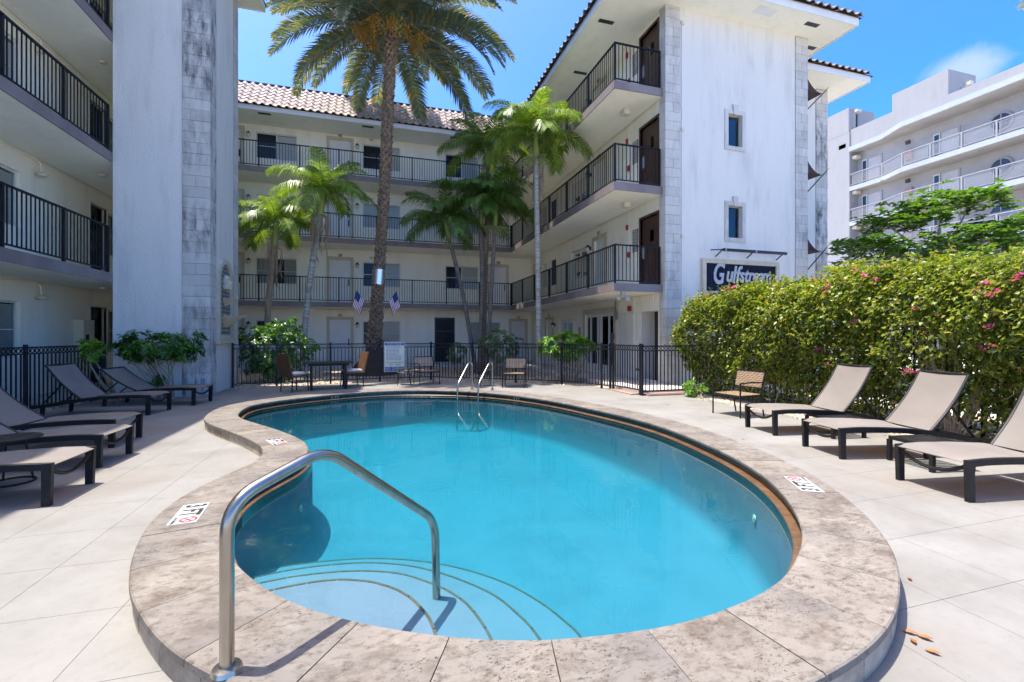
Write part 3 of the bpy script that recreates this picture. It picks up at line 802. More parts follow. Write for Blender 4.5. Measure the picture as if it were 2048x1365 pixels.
def window(parent, fr, t0, t1, z0, z1, style='blinds', trim=True):
    m = MB(); e = .045
    for a, b, c, d in ((t0,t1,z0,z0+e), (t0,t1,z1-e,z1), (t0,t0+e,z0+e,z1-e), (t1-e,t1,z0+e,z1-e)): fr.box(m, a, b, -.11, -.05, c, d)
    mid = (t0+t1)/2
    fr.box(m, mid-.025, mid+.025, -.105, -.045, z0+e, z1-e)
    w = m.build('window', MT['frame_w'], parent)
    m = MB(); zm = (z0+z1)/2
    for a, b in ((t0+e, mid-.025), (mid+.025, t1-e)):
        if style != 'plain': fr.box(m, a, b, -.09, -.066, zm-.012, zm+.012)
        MB().quad(fr.p(a,-.08,z0+e), fr.p(b,-.08,z0+e), fr.p(b,-.08,z1-e), fr.p(a,-.08,z1-e)).build('pane', MT['pane'], w)
    if m.v: m.build('glazing_bar', MT['frame_w'], w)
    if style in ('blinds', 'right', 'left'):
        m = MB(); a, b = t0+e, t1-e
        if style == 'right': a = mid
        if style == 'left': b = mid
        z = z0+e
        while z < z1-e-.03:
            p = [fr.p(a,-.125,z), fr.p(b,-.125,z), fr.p(b,-.10,z+.036), fr.p(a,-.10,z+.036)]; m.quad(*p); z += .042
        stuff(m.build('blind_slats', MT['blind'], w))
    if style == 'curtain':
        m = MB(); k = 26; xs = np.linspace(t0+e, t1-e, k)
        for a, b, i in zip(xs, xs[1:], range(k)):
            if .38 < i/k < .62: continue
            m.quad(fr.p(a,-.17-.02*(i % 2),z0), fr.p(b,-.17-.02*((i+1) % 2),z0), fr.p(b,-.17-.02*((i+1) % 2),z1), fr.p(a,-.17-.02*(i % 2),z1))
        m.build('curtain', MT['curtain'], w)
    if trim:
        m = MB(); g = .05
        for a, b, c, d in ((t0-g,t1+g,z0-g,z0), (t0-g,t1+g,z1,z1+g), (t0-g,t0,z0,z1), (t1,t1+g,z0,z1)): fr.box(m, a, b, 0.001, .014, c, d)
        m.build('window_trim', MT['cream'], w)
    return w
def sconce(parent, fr, t, z):
    m = MB()
    fr.box(m, t-.05, t+.05, .0, .03, z-.02, z+.10)
    c = fr.p(t, .13, z)
    m.lathe([(.02, .16), (.05, .12), (.085, .07), (.088, .05), (.0, .05)], 12, c)
    m.tube([fr.p(t, .02, z+.06), fr.p(t, .08, z+.14), fr.p(t, .13, z+.15)], .011, 6)
    w = m.build('wall_lamp', MT['black'], parent, True)
    MB().lathe([(.0, -.10), (.045, -.095), (.07, -.03), (.074, .05)], 12, c).build('lamp_glass', MT['lampglass'], w, True)
def door(parent, fr, t0, t1, z0, z1, number=None, trim=.13, knob=1):
    m = MB(); d0 = -.07; fr.box(m, t0, t1, d0-.04, d0, z0, z1)
    wd = t1-t0; hh = z1-z0
    for a, b in ((.13, .46), (.54, .87)):
        for c, d in ((.08, .36), (.42, .74), (.80, .94)):
            fr.box(m, t0+a*wd, t0+b*wd, d0, d0+.012, z0+c*hh, z0+d*hh)
            fr.box(m, t0+(a+.035)*wd, t0+(b-.035)*wd, d0+.012, d0+.02, z0+(c+.018)*hh, z0+(d-.018)*hh)
    w = m.build('door', MT['door_white'], parent)
    m = MB()
    fr.box(m, t0-trim, t0, 0.001, .032, z0, z1); fr.box(m, t1, t1+trim, 0.001, .032, z0, z1); fr.box(m, t0-trim, t1+trim, .001, .034, z1, z1+trim)
    m.build('door_surround', MT['trim'], w)
    c = (t0+t1)/2; m = MB()
    m.hexa([fr.p(c-.07,.03,z1-.01), fr.p(c+.07,.03,z1-.01), fr.p(c+.07,.055,z1-.01), fr.p(c-.07,.055,z1-.01), fr.p(c-.1,.03,z1+trim+.14), fr.p(c+.1,.03,z1+trim+.14), fr.p(c+.1,.055,z1+trim+.14), fr.p(c-.1,.055,z1+trim+.14)])
    m.build('keystone', MT['trim'], w)
    if number: text_part('door_number', number, .15, fr.W(c, .058, z1+trim+.06), MT['ink'], w, .002, bold=.003)
    k = t1-.09 if knob > 0 else t0+.09
    m = MB(); fr.box(m, k-.025, k+.025, d0, d0+.012, z0+.85, z0+1.15); m.tube([fr.p(k, d0, z0+.95), fr.p(k, d0+.05, z0+.93)], .024, 8); m.tube([fr.p(k, d0, z0+1.12), fr.p(k, d0+.03, z0+1.12)], .02, 8)
    m.build('door_handle', MT['black'], w)
    return w
BAL = MB().box(-.0085, -.0085, 0, .0085, .0085, 1.0).mesh('baluster', MT['iron'])
POST = MB().box(-.024, -.024, -.06, .024, .024, 1.07).mesh('railing_post', MT['iron'])
def railing(parent, pts, z, h=1.05, step=1.62, gap=.112, mesh=BAL):
    m = MB(); pts = [Vector((*p, 0)) for p in pts]
    for a, b in zip(pts, pts[1:]):
        u = Vector((0, 0, z+h)); m.bar(a+u, b+u, .045, .035); u = Vector((0, 0, z+.075)); m.bar(a+u, b+u, .03, .03)
    r_ = m.build('balcony_railing', MT['iron'], parent)
    for a, b in zip(pts, pts[1:]):
        L_ = (b-a).length; ang = math.atan2(b.y-a.y, b.x-a.x); n = max(1, round(L_/step))
        for i in range(n+1):
            p = a.lerp(b, i/n); inst('post', POST, r_, TR(p.x, p.y, z, ang))
        per = round(L_/n/gap)
        for i in range(n):
            for j in range(1, per):
                p = a.lerp(b, (i+j/per)/n); inst('baluster', mesh, r_, TR(p.x, p.y, z+.085, ang) @ Matrix.Diagonal((1, 1, h-.10, 1)))
    return r_
def conduit(parent, pts, r=.011, name='conduit', mat='ceiling'):
    MB().tube(pts, r, 6).build(name, MT[mat], parent)
# S-shaped barrel roof tile, x along the eave, y up the slope
def roof_tile_mesh(mat):
    m = MB(); xs = np.linspace(0, .30, 11)
    def h(x): return .072*math.sin(math.pi*(x-.03)/.19) if .03 < x < .22 else -.004
    for y, dz in ((0, .03), (.37, 0.0)):
        for x in xs: m.v.append((x, y, h(x)*(1.0 if y == 0 else .9)+dz))
    for x in xs: m.v.append((x, 0, h(x)*.82+.03-.026))
    n = len(xs)
    for i in range(n-1):
        m.f.append((i, i+1, n+i+1, n+i)); m.f.append((2*n+i, 2*n+i+1, i+1, i))
    return m.mesh('roof_tile', mat, True)
TILE, TILED = roof_tile_mesh(MT['tile_roof']), roof_tile_mesh(MT['tile_dark'])
def tile_field(parent, p0, p1, inward, slope, rows, mesh, skip=0.0):
    """rows of tiles above the eave line p0->p1; inward is the horizontal direction up the roof"""
    p0, p1 = Vector(p0), Vector(p1); L_ = (p1-p0).length; ex = (p1-p0)/L_
    inn = Vector(inward); up = inn*math.cos(slope) + Vector((0, 0, math.sin(slope)))
    nz = ex.cross(up)
    if nz.z < 0: p0, p1 = p1, p0; ex = -ex; nz = ex.cross(up)
    n = int(L_/.30)
    for r_ in range(rows):
        for i in range(n):
            o = p0 + ex*(i*.30 + random.uniform(-.004, .004)) + up*(r_*.302) + nz*random.uniform(0, .006)
            inst('roof_tile', mesh, parent, Matrix.Translation(o) @ Matrix(((*ex, 0), (*up, 0), (*nz, 0), (0, 0, 0, 1))).transposed())
def quoins(parent, cx, cy, ax, ay, front, side, z0, z1, mat, row=.262, gap=.005, proud=.022):
    """corner stones at (cx,cy); ax/ay: signs of the directions along which front (x) and side (y) faces run away from the corner"""
    m = MB(); e = proud-.012
    x0, x1 = sorted((cx-ax*e, cx+ax*front)); y0, y1 = sorted((cy-ay*e, cy+ay*side))
    if front: m.box(x0, *sorted((cy-ay*e, cy+ay*.05))[:1], z0, x1, sorted((cy-ay*e, cy+ay*.05))[1], z1)
    if side: m.box(sorted((cx-ax*e, cx+ax*.05))[0], y0, z0, sorted((cx-ax*e, cx+ax*.05))[1], y1, z1)
    m.build('quoin_mortar', MT['quoin_joint'], parent)
    k = 0; z = z0
    while z < z1-.05:
        t = min(z+row, z1); a, b = z+gap/2, t-gap/2
        def bx(m, u0, u1, w0, w1):
            xs = sorted((cx+ax*u0, cx+ax*u1)); ys = sorted((cy+ay*w0, cy+ay*w1)); m.cbox(xs[0], ys[0], a, xs[1], ys[1], b, .006)
        j = random.uniform(-.003, .003)
        if front and side:
            fl = front/2 if k % 2 else front
            m = MB(); bx(m, -proud-j, fl-gap, -proud-j, .06); bx(m, -proud-j, .06, .061, side)
            m.build('quoin_block', mat, parent)
            if k % 2:
                m = MB(); bx(m, front/2, front, -proud+j, .06); m.build('quoin_block', mat, parent)
        elif side:
            m = MB(); bx(m, -proud-j, .06, 0, side); m.build('quoin_block', mat, parent)
        z = t; k += 1
MT['quoin_joint'] = pmat('quoin mortar', (.17, .165, .155), (.28, .27, .25), 9, .9)

F = [.12, 2.87, 5.62, 8.37]; ZS = 10.66; TH = .22

# ------------------------------------------------------------------ back wing
bw = thing('apartment_wing', 'rear wing of the apartment block with cream walls behind the palm trees', 'building', (0, 22.3, 0), 0, 'wings of the apartment block')
fb = Fr((0, 22.3, 0), (1, 0, 0), (0, -1, 0))
ops, jobs = [], []
def addw(t0, t1, F0, style): ops.append((t0, t1, F0+.85, F0+2.0)); jobs.append(('w', t0, t1, F0+.85, F0+2.0, style))
def addd(t0, t1, F0, num): ops.append((t0, t1, F0+.02, F0+2.05)); jobs.append(('d', t0, t1, F0+.02, F0+2.05, num))
for k, (F0, st) in enumerate(zip(F, (('right', 'right', 'blinds'), ('curtain', 'right', 'right'), ('blinds', 'blinds', 'right'), ('right', 'right', 'right')))):
    addw(-5.0, -3.35, F0, st[0]); addw(-.55, 1.16, F0, st[1])
    addd(-1.98, -1.07, F0, ('1', '15', '25', '35')[k]); addd(-6.5, -5.55, F0, None)
    if k == 0: addw(4.45, 6.1, F0, 'blinds'); addd(6.68, 7.42, F0, None); ops.append((2.78, 3.78, F0+.02, F0+2.2))
    else: addw(3.3, 4.95, F0, st[2]); addd(5.55, 6.42, F0, (None, '16', '26', '36')[k])
wall(bw, fb, -7.24, 7.75, 0, ZS+.1, ops, MT['cream'])
for j in jobs:
    if j[0] == 'w': window(bw, fb, *j[1:])
    else: door(bw, fb, *j[1:])
for F0 in F:
    sconce(bw, fb, -.78, F0+1.78); sconce(bw, fb, -5.25, F0+1.78)
    if F0 > 1: sconce(bw, fb, 5.25, F0+1.78)
    if F0 > 1:
        m = MB().lathe([(.0, -.05), (.07, -.045), (.10, .0), (.06, .03)], 12, fb.p(-.15, .1, F0+2.2)); m.build('ceiling_lamp', MT['plaster_box'], bw, True)
# iron screen door
m = MB()
for x in np.linspace(2.82, 3.74, 11): fb.box(m, x-.012, x+.012, -.05, -.02, F[0]+.06, F[0]+2.16)
for z in (.06, .9, 1.5, 2.12): fb.box(m, 2.80, 3.76, -.055, -.018, F[0]+z, F[0]+z+.05)
for x in (2.80, 3.70): fb.box(m, x, x+.06, -.06, -.015, F[0]+.04, F[0]+2.18)
sdoor = m.build('screen_door', MT['black'], bw)
fb.box(MB(), 2.82, 3.74, -.5, -.48, F[0], F[0]+2.2).build('door_leaf', MT['interior'], sdoor)  # sheet painted near-black for the shade behind the screen
def slab(parent, x0, y0, x1, y1, z, edges):
    MB().box(x0, y0, z-TH+.003, x1, y1, z-.003).build('walkway_slab', MT['ceiling'], parent)
    m = MB()
    for (a, b, c, d) in edges: m.box(a, b, z-TH, c, d, z)
    m.build('slab_edge', MT['taupe'], parent)
for k in (1, 2, 3):
    slab(bw, -7.2, 20.83, 6.23, 22.28, F[k], [(-7.2, 20.8, 6.2, 20.828)])
    railing(bw, [(-6.1, 20.86), (6.22, 20.86)], F[k])
    conduit(bw, [(-7, 22.27, F[k]-TH-.03), (7.5, 22.27, F[k]-TH-.03)], .014)
struct(MB().box(-7.2, 20.75, -.1, 7.7, 22.3, F[0]).build('walkway', MT['walk']))
MB().box(-7.3, 20.8, ZS, 7.7, 22.29, ZS+.05).build('soffit', MT['ceiling'], bw)
MB().box(-7.3, 20.768, ZS-.02, 6.0, 20.798, ZS+.19).build('fascia', MT['fascia'], bw)
for x in (-4.4, -.3, 3.6): MB().box(x-.24, 21.0, ZS-.008, x+.24, 21.16, ZS+.02).build('soffit_vent', MT['black'], bw)
SL = math.atan2(1.37, 1.15)
m = MB().quad((-7.3, 20.74, ZS+.17), (6.6, 20.74, ZS+.17), (6.6, 21.9, ZS+1.55), (-7.3, 21.9, ZS+1.55)); m.quad((-7.3, 21.9, ZS+1.55), (6.6, 21.9, ZS+1.55), (6.6, 23.4, ZS+1.5), (-7.3, 23.4, ZS+1.5))
roof = m.build('roof', MT['ridge'], bw)
tile_field(roof, (-6.6, 20.66, ZS+.16), (6.35, 20.66, ZS+.16), (0, 1, 0), SL, 6, TILE)
MB().box(-7.3, 21.78, ZS+1.42, 6.6, 22.05, ZS+1.62).build('ridge_cap', MT['ridge'], roof)

# ------------------------------------------------------------------ right wing with its end tower
rw = thing('apartment_wing', 'side wing of the apartment block with brown stair doors and white end tower', 'building', (7.75, 10.9, 0), 0, 'wings of the apartment block')
fr_ = Fr((7.75, 0, 0), (0, 1, 0), (-1, 0, 0))
ops, jobs = [], []
def addw(t0, t1, F0, style): ops.append((t0, t1, F0+.85, F0+2.0)); jobs.append(('w', t0, t1, F0+.85, F0+2.0, style))
def addd(t0, t1, F0, num): ops.append((t0, t1, F0+.02, F0+2.05)); jobs.append(('d', t0, t1, F0+.02, F0+2.05, num))
for k in (1, 2, 3):
    addd(14.35, 15.2, F[k], ('', '17', '27', '37')[k]); addw(15.75, 17.25, F[k], 'right'); ops.append((18.9, 19.8, F[k]+.85, F[k]+2.05)); addw(20.0, 20.7, F[k], 'blinds'); addd(20.95, 21.75, F[k], None)
    ops.append((11.25, 12.15, F[k]+.02, F[k]+2.08))
addw(17.05, 18.5, F[0], 'right'); addw(20.7, 21.6, F[0], 'plain'); addd(19.3, 20.1, F[0], None)
ops.append((13.75, 15.95, F[0]+.02, F[0]+2.12)); ops.append((11.25, 12.3, F[0], F[0]+2.05))
wall(rw, fr_, 10.9, 22.3, 0, ZS+.1, ops, MT['cream'])
for j in jobs:
    if j[0] == 'w': window(rw, fr_, *j[1:])
    else: door(rw, fr_, *j[1:], knob=-1)
for k in (1, 2, 3):
    F0 = F[k]; sconce(rw, fr_, 15.5, F0+1.8); sconce(rw, fr_, 20.85, F0+1.8)
    fr_.box(MB(), 18.9, 19.8, -.5, -.46, F0+.8, F0+2.05).build('recess_panel', MT['far_inner'], rw)
    m = MB(); fr_.box(m, 11.25, 12.15, -.11, -.06, F0+.02, F0+2.08)
    dr = m.build('stair_door', MT['door_brown'], rw)
    m = MB()
    for a, b, c, d in ((11.19, 11.25, F0, F0+2.15), (12.15, 12.21, F0, F0+2.15), (11.25, 12.15, F0+2.08, F0+2.15)): fr_.box(m, a, b, -.07, .02, c, d)
    m.build('door_frame', MT['door_brown'], dr)
    fr_.box(MB(), 11.55, 11.75, -.058, -.052, F0+1.35, F0+1.68).build('vision_pane', MT['pane'], dr)
    fr_.box(MB(), 12.0, 12.14, -.058, -.05, F0+.9, F0+1.25).build('push_plate', MT['grey'], dr)
    m = MB(); fr_.box(m, 12.82, 12.92, .0, .06, F0+1.95, F0+2.1); m.build('alarm_horn', MT['red'], rw)
    m = MB(); fr_.box(m, 12.72, 12.84, .0, .05, F0+1.05, F0+1.22); m.build('alarm_pull', MT['red'], rw)
    conduit(rw, [fr_.p(12.8, .015, F0+2.5), fr_.p(12.8, .015, F0+1.2)], .009)
    conduit(rw, [fr_.p(21.9, .02, F0+2.49), fr_.p(11.9, .02, F0+2.49)], .014)
    m = MB(); fr_.box(m, 11.9, 12.1, .5, .7, F0+2.38, F0+2.52); m.build('ceiling_lamp', MT['plaster_box'], rw)
    s = thing('notice_sign', ('', 'small framed notice on the wall beside the lowest brown stair door', 'small framed notice on the wall beside the middle brown stair door', 'small framed notice on the wall beside the topmost brown stair door')[k], 'notice', fr_.p(12.45, .02, F0+1.35), 0, 'notices beside the stair doors')
    fr_.box(MB(), 12.28, 12.58, .002, .014, F0+1.18, F0+1.86).build('sign_frame', MT['ink'], s)
    fr_.box(MB(), 12.295, 12.565, .014, .018, F0+1.195, F0+1.845).build('sign_plate', MT['notice'], s)
    text_bars('lettering', fr_.W(12.43, .019, F0+1.52), .22, .58, 6, .055, MT['ink'], s, k)
sconce(rw, fr_, 19.0, F[0]+1.75)
# ground floor: french doors, closet panels, passage
m = MB()
for t in (13.75, 14.15, 14.72, 14.98, 15.55, 15.87): fr_.box(m, t, t+.08 if t != 14.72 else t+.16, -.10, -.04, F[0]+.02, F[0]+2.12)
for a, b in ((13.83, 14.15), (14.23, 14.72), (15.06, 15.55), (15.63, 15.87)):
    fr_.box(m, a, b, -.10, -.04, F[0]+.02, F[0]+.28); fr_.box(m, a, b, -.10, -.04, F[0]+2.0, F[0]+2.12)
fd = m.build('french_door', MT['door_white'], rw)
for a, b in ((13.83, 14.15), (14.23, 14.72), (14.88, 14.98), (15.06, 15.55), (15.63, 15.87)): fr_.box(MB(), a, b, -.08, -.075, F[0]+.28, F[0]+2.0).build('pane', MT['pane'], fd)
m = MB()
for a, b, c, d in ((13.6, 13.75, F[0], F[0]+2.3), (15.95, 16.1, F[0], F[0]+2.3), (13.75, 15.95, F[0]+2.12, F[0]+2.3)): fr_.box(m, a, b, .001, .034, c, d)
m.build('door_surround', MT['trim'], fd)
for a, b in ((12.5, 12.95), (12.97, 13.42)):
    fr_.box(MB(), a, b, .002, .03, F[0]+.02, F[0]+2.05).build('closet_door', MT['door_white'], rw)
m = MB(); fr_.box(m, 11.25, 12.3, -1.5, -1.45, 0, 2.6); m.build('passage_wall', MT['white'], rw)
m = MB(); fr_.box(m, 11.25, 12.3, -1.45, -.17, 2.18, 2.3); m.build('passage_ceiling', MT['ceiling'], rw)
m = MB(); fr_.box(m, 12.3, 12.36, -1.45, -.17, .0, 2.2); fr_.box(m, 11.19, 11.25, -1.45, -.17, .0, 2.2); m.build('passage_side', MT['white'], rw)
fr_.box(MB(), 16.35, 16.55, .002, .02, F[0]+1.3, F[0]+1.65).build('notice_plate', MT['notice'], rw)
fr_.box(MB(), 16.35, 16.53, .002, .09, F[0]+.85, F[0]+1.18).build('mail_box', MT['black'], rw)
s = thing('notice_sign', 'grey framed notice on the ground floor wall by the closet doors', 'notice', fr_.p(13.5, .03, F[0]+1.9), 0, 'notices beside the stair doors')
fr_.box(MB(), 13.44, 13.62, .036, .05, F[0]+1.85, F[0]+2.48).build('sign_plate', MT['grey'], s)
text_bars('lettering', fr_.W(13.53, .052, F[0]+2.17), .14, .55, 6, .05, MT['ink'], s, 9)
fr_.box(MB(), 12.62, 12.78, .03, .08, F[0]+2.1, F[0]+2.25).build('alarm_horn', MT['red'], rw)
fr_.box(MB(), 13.66, 13.74, .035, .07, F[0]+1.2, F[0]+1.38).build('alarm_pull', MT['red'], rw)
for y in (13.46, 12.4, 11.4):
    conduit(rw, [fr_.p(y, .05, F[1]-TH-.03), fr_.p(y, .05, F[1]-TH-.3), fr_.p(y, .03, F[1]-TH-.5)], .014)
conduit(rw, [fr_.p(21.9, .03, F[1]-TH-.03), fr_.p(11.2, .03, F[1]-TH-.03)], .014)
m = MB().lathe([(.0, -.02), (.05, -.0), (.085, .06), (.03, .14)], 12, (6.45, 11.2, F[1]-TH-.22)); m.lathe([(.0, -.02), (.05, -.0), (.085, .06), (.03, .14)], 12, (6.68, 11.12, F[1]-TH-.24)); m.box(6.5, 11.1, F[1]-TH-.08, 6.62, 11.2, F[1]-TH)
m.build('flood_light', MT['paper'], rw, True)
for k in (1, 2, 3):
    slab(rw, 6.23, 11.03, 7.73, 22.28, F[k], [(6.2, 11.0, 6.228, 20.8), (6.228, 11.0, 7.72, 11.028)])
    railing(rw, [(6.26, 20.8), (6.26, 11.06), (7.66, 11.06)], F[k])
struct(MB().box(6.25, 9.75, -.1, 7.75, 20.75, .10).build('walkway', MT['walk']))
# tower
ft = Fr((0, 10.9, 0), (1, 0, 0), (0, -1, 0))
tops = [(9.86, 10.36, 6.98, 7.92), (9.86, 10.36, 4.30, 5.24)]
wall(rw, ft, 7.75, 12.85, 0, ZS+.1, tops, MT['white'], .13)
for a, b, c, d in tops:
    m = MB(); e = .03
    for p, q, r_, s_ in ((a,b,c,c+e), (a,b,d-e,d), (a,a+e,c+e,d-e), (b-e,b,c+e,d-e)): ft.box(m, p, q, -.125, -.09, r_, s_)
    w = m.build('window', MT['grey'], rw)
    ft.box(MB(), a+e, b-e, -.112, -.108, c+e, d-e).build('pane', MT['pane'], w)
    m = MB(); g = .12
    for p, q, r_, s_ in ((a-g,b+g,c-g,c), (a-g,b+g,d,d+g), (a-g,a,c,d), (b,b+g,c,d)): ft.box(m, p, q, .001, .03, r_, s_)
    x = (a+b)/2
    m.hexa([ft.p(x-.06,.03,d-.02), ft.p(x+.06,.03,d-.02), ft.p(x+.06,.055,d-.02), ft.p(x-.06,.055,d-.02), ft.p(x-.10,.03,d+.27), ft.p(x+.10,.03,d+.27), ft.p(x+.10,.055,d+.27), ft.p(x-.10,.055,d+.27)])
    m.build('stone_surround', MT['quoin_clean'], w)
MB().box(12.849, 10.9, 0, 12.85, 13.0, ZS+.1).build('wall', MT['white'], rw)
MB().box(12.9, 13.0, 0, 16.3, 22, ZS+.1).build('wall', MT['white'], rw)
MB().box(8.9, 11.85, 0, 12.8, 22, ZS+.08).build('core', MT['interior'], rw)
quoins(rw, 7.75, 10.9, 1, 1, .47, .26, .1, ZS, MT['quoin_clean'])
quoins(rw, 12.85, 10.9, -1, 1, .47, .3, 2.0, ZS, MT['quoin_clean'])
quoins(rw, 16.3, 13.0, -1, 1, .55, .3, 2.0, ZS, MT['quoin'])
conduit(rw, [(8.27, 10.88, 10.2), (8.27, 10.88, 2.4)], .014, 'downpipe', 'fascia')
for z in (10.2, 7.2, 4.2): MB().box(8.24, 10.85, z, 8.33, 10.9, z+.09).build('pipe_clip', MT['plaster_box'], rw)
m = MB().box(5.99, 9.99, ZS, 13.72, 20.8, ZS+.05).box(13.72, 12.1, ZS+.001, 17.2, 22, ZS+.049); m.build('soffit', MT['ceiling'], rw)
m = MB().box(5.96, 10.02, ZS-.02, 5.985, 20.8, ZS+.2).box(5.96, 9.965, ZS-.02, 13.75, 9.985, ZS+.2).box(13.725, 9.987, ZS-.02, 13.75, 12.07, ZS+.2).box(13.73, 12.075, ZS-.02, 17.23, 12.095, ZS+.2).box(17.205, 12.097, ZS-.02, 17.23, 22, ZS+.2)
m.build('fascia', MT['fascia'], rw)
for p in ((6.5, 12.0), (6.9, 14.6), (12.4, 10.35), (13.3, 11.2)): MB().box(p[0]-.24, p[1]-.07, ZS-.008, p[0]+.24, p[1]+.07, ZS+.02).build('soffit_vent', MT['black'], rw)
MB().box(10.3, 10.15, ZS-.006, 10.95, 10.45, ZS+.01).build('soffit_hatch', MT['fascia'], rw)
s = R(32); q = 1.2; zt = ZS+.17; zr = zt+q*math.tan(s)
m = MB()
def slope(a, b, c, d): m.quad((*a, zt), (*b, zt), (*c, zr), (*d, zr))
slope((5.9, 9.9), (13.8, 9.9), (13.8-q, 9.9+q), (5.9+q, 9.9+q)); slope((5.9, 20.7), (5.9, 9.9), (5.9+q, 9.9+q), (5.9+q, 20.7)); slope((13.8, 9.9), (13.8, 13.5), (13.8-q, 13.5), (13.8-q, 9.9+q))
slope((12.0, 12.0), (17.3, 12.0), (17.3-q, 12.0+q), (12.0, 12.0+q)); slope((17.3, 12.0), (17.3, 22), (17.3-q, 22), (17.3-q, 12.0+q))
m.quad((5.9+q, 9.9+q, zr), (13.8-q, 9.9+q, zr), (13.8-q, 20.7, zr), (5.9+q, 20.7, zr)); m.quad((12, 12+q, zr), (17.3-q, 12+q, zr), (17.3-q, 22, zr), (12, 22, zr))
roof = m.build('roof', MT['ridge'], rw)
tile_field(roof, (5.86, 10.0, zt), (5.86, 20.6, zt), (1, 0, 0), s, 2, TILED)
tile_field(roof, (6.0, 9.86, zt), (13.8, 9.86, zt), (0, 1, 0), s, 2, TILED)
tile_field(roof, (13.8, 11.96, zt), (17.3, 11.96, zt), (0, 1, 0), s, 2, TILED)
tile_field(roof, (17.33, 12.6, zt), (17.33, 15.6, zt), (-1, 0, 0), s, 1, TILED)
tile_field(roof, (13.83, 10.6, zt), (13.83, 11.9, zt), (-1, 0, 0), s, 1, TILED)

# ------------------------------------------------------------------ left wing with its tower
lw = thing('apartment_wing', 'near wing of the apartment block with shaded balconies beside a quoined tower', 'building', (-7.24, 12.6, 0), 0, 'wings of the apartment block')
fl = Fr((-7.24, 0, 0), (0, 1, 0), (1, 0, 0))
ops, jobs = [], []
for k in range(4):
    F0 = F[k]
    for a, b, st in ((10.85, 12.3, 'blinds'), (15.62, 16.5, 'blinds'), (5.4, 7.0, 'right')):
        ops.append((a, b, F0+.85, F0+2.05)); jobs.append((a, b, F0+.85, F0+2.05, st))
    ops.append((14.8, 15.55, F0+.35 if k else F0+.02, F0+2.1))
wall(lw, fl, -3, 22.3, 0, ZS+.1, ops, MT['cream'])
for j in jobs: window(lw, fl, *j)
for k in range(4):
    F0 = F[k]
    m = MB()
    for a, b, c, d in ((14.75, 14.8, F0+.35, F0+2.15), (15.55, 15.6, F0+.35, F0+2.15), (14.8, 15.55, F0+2.1, F0+2.15)): fl.box(m, a, b, -.05, .015, c, d)
    w = m.build('window', MT['frame_w'], lw)
    fl.box(MB(), 14.8, 15.55, -.1, -.096, F0+.35, F0+2.1).build('pane', MT['pane'], w)
    sconce(lw, fl, 16.0, F0+1.85)
    if k:
        conduit(lw, [fl.p(4, .02, F0-TH-.05), fl.p(12.9, .02, F0-TH-.05), fl.p(22, .02, F0-TH-.05)], .012)
    y0 = 12.75
    conduit(lw, [fl.p(y0, .02, F0+2.48), fl.p(y0, .1, F0+2.42), fl.p(y0, .12, F0+2.2)], .014)
    MB().lathe([(.0, -.05), (.08, -.04), (.11, .01), (.04, .05)], 12, fl.p(y0, .13, F0+2.17)).build('wall_lamp', MT['plaster_box'], lw, True)
    MB().lathe([(.0, -.05), (.07, -.045), (.09, .0)], 12, (-6.35, 13.5, F0+2.5)).build('ceiling_lamp', MT['plaster_box'], lw, True)
m = MB(); fl.box(m, 14.12, 14.58, .0, .2, F[0]+.75, F[0]+1.72); box = m.build('meter_box', MT['plaster_box'], lw)
fl.box(MB(), 14.2, 14.34, .2, .205, F[0]+1.0, F[0]+1.35).build('label_plate', MT['ink'], box)
for k in (1, 2, 3):
    slab(lw, -7.22, -3, -5.77, 22.28, F[k], [(-5.768, -3, -5.74, 12.58)])
    railing(lw, [(-5.80, 6.4), (-5.80, 12.52)], F[k], step=1.55)
struct(MB().box(-7.24, 12.3, -.1, -5.9, 22.3, F[0]).build('walkway', MT['walk']))
ZT = 11.15
m = MB().box(-5.74, 12.6, 0, -3.82, 14.93, ZT+.05); m.build('tower', MT['white'], lw)
quoins(lw, -3.82, 12.6, -1, 1, .56, .44, .02, ZT, MT['quoin'])
quoins(lw, -3.82, 14.93, -1, -1, 0, .36, .02, ZT, MT['quoin_clean'])
MB().box(-16, -3, ZS, -5.77, 22.2, ZS+.05).box(-5.77, -3, ZS, -5.47, 12.58, ZS+.05).build('soffit', MT['ceiling'], lw)
MB().box(-6.2, 11.9, ZT+.001, -3.17, 15.2, ZT+.049).build('tower_soffit', MT['ceiling'], lw)
m = MB().box(-5.469, -3, ZS-.02, -5.445, 12.55, ZS+.2); m.build('fascia', MT['fascia'], lw)
m = MB().box(-6.2, 11.875, ZT-.02, -3.15, 11.895, ZT+.2).box(-3.169, 11.896, ZT-.02, -3.15, 15.22, ZT+.2).box(-6.2, 15.201, ZT-.02, -3.17, 15.22, ZT+.2); m.build('tower_fascia', MT['fascia'], lw)
m = MB(); zt = ZS+.17
m.quad((-5.42, -3, zt), (-5.42, 12.58, zt), (-6.6, 12.58, zt+1.3), (-6.6, -3, zt+1.3)); m.quad((-5.76, 14.95, zt), (-5.76, 20.7, zt), (-6.6, 20.7, zt+1.3), (-6.6, 14.95, zt+1.3)); m.quad((-6.6, -3, zt+1.3), (-6.6, 22, zt+1.3), (-16, 22, zt+1.3), (-16, -3, zt+1.3))
zt = ZT+.17
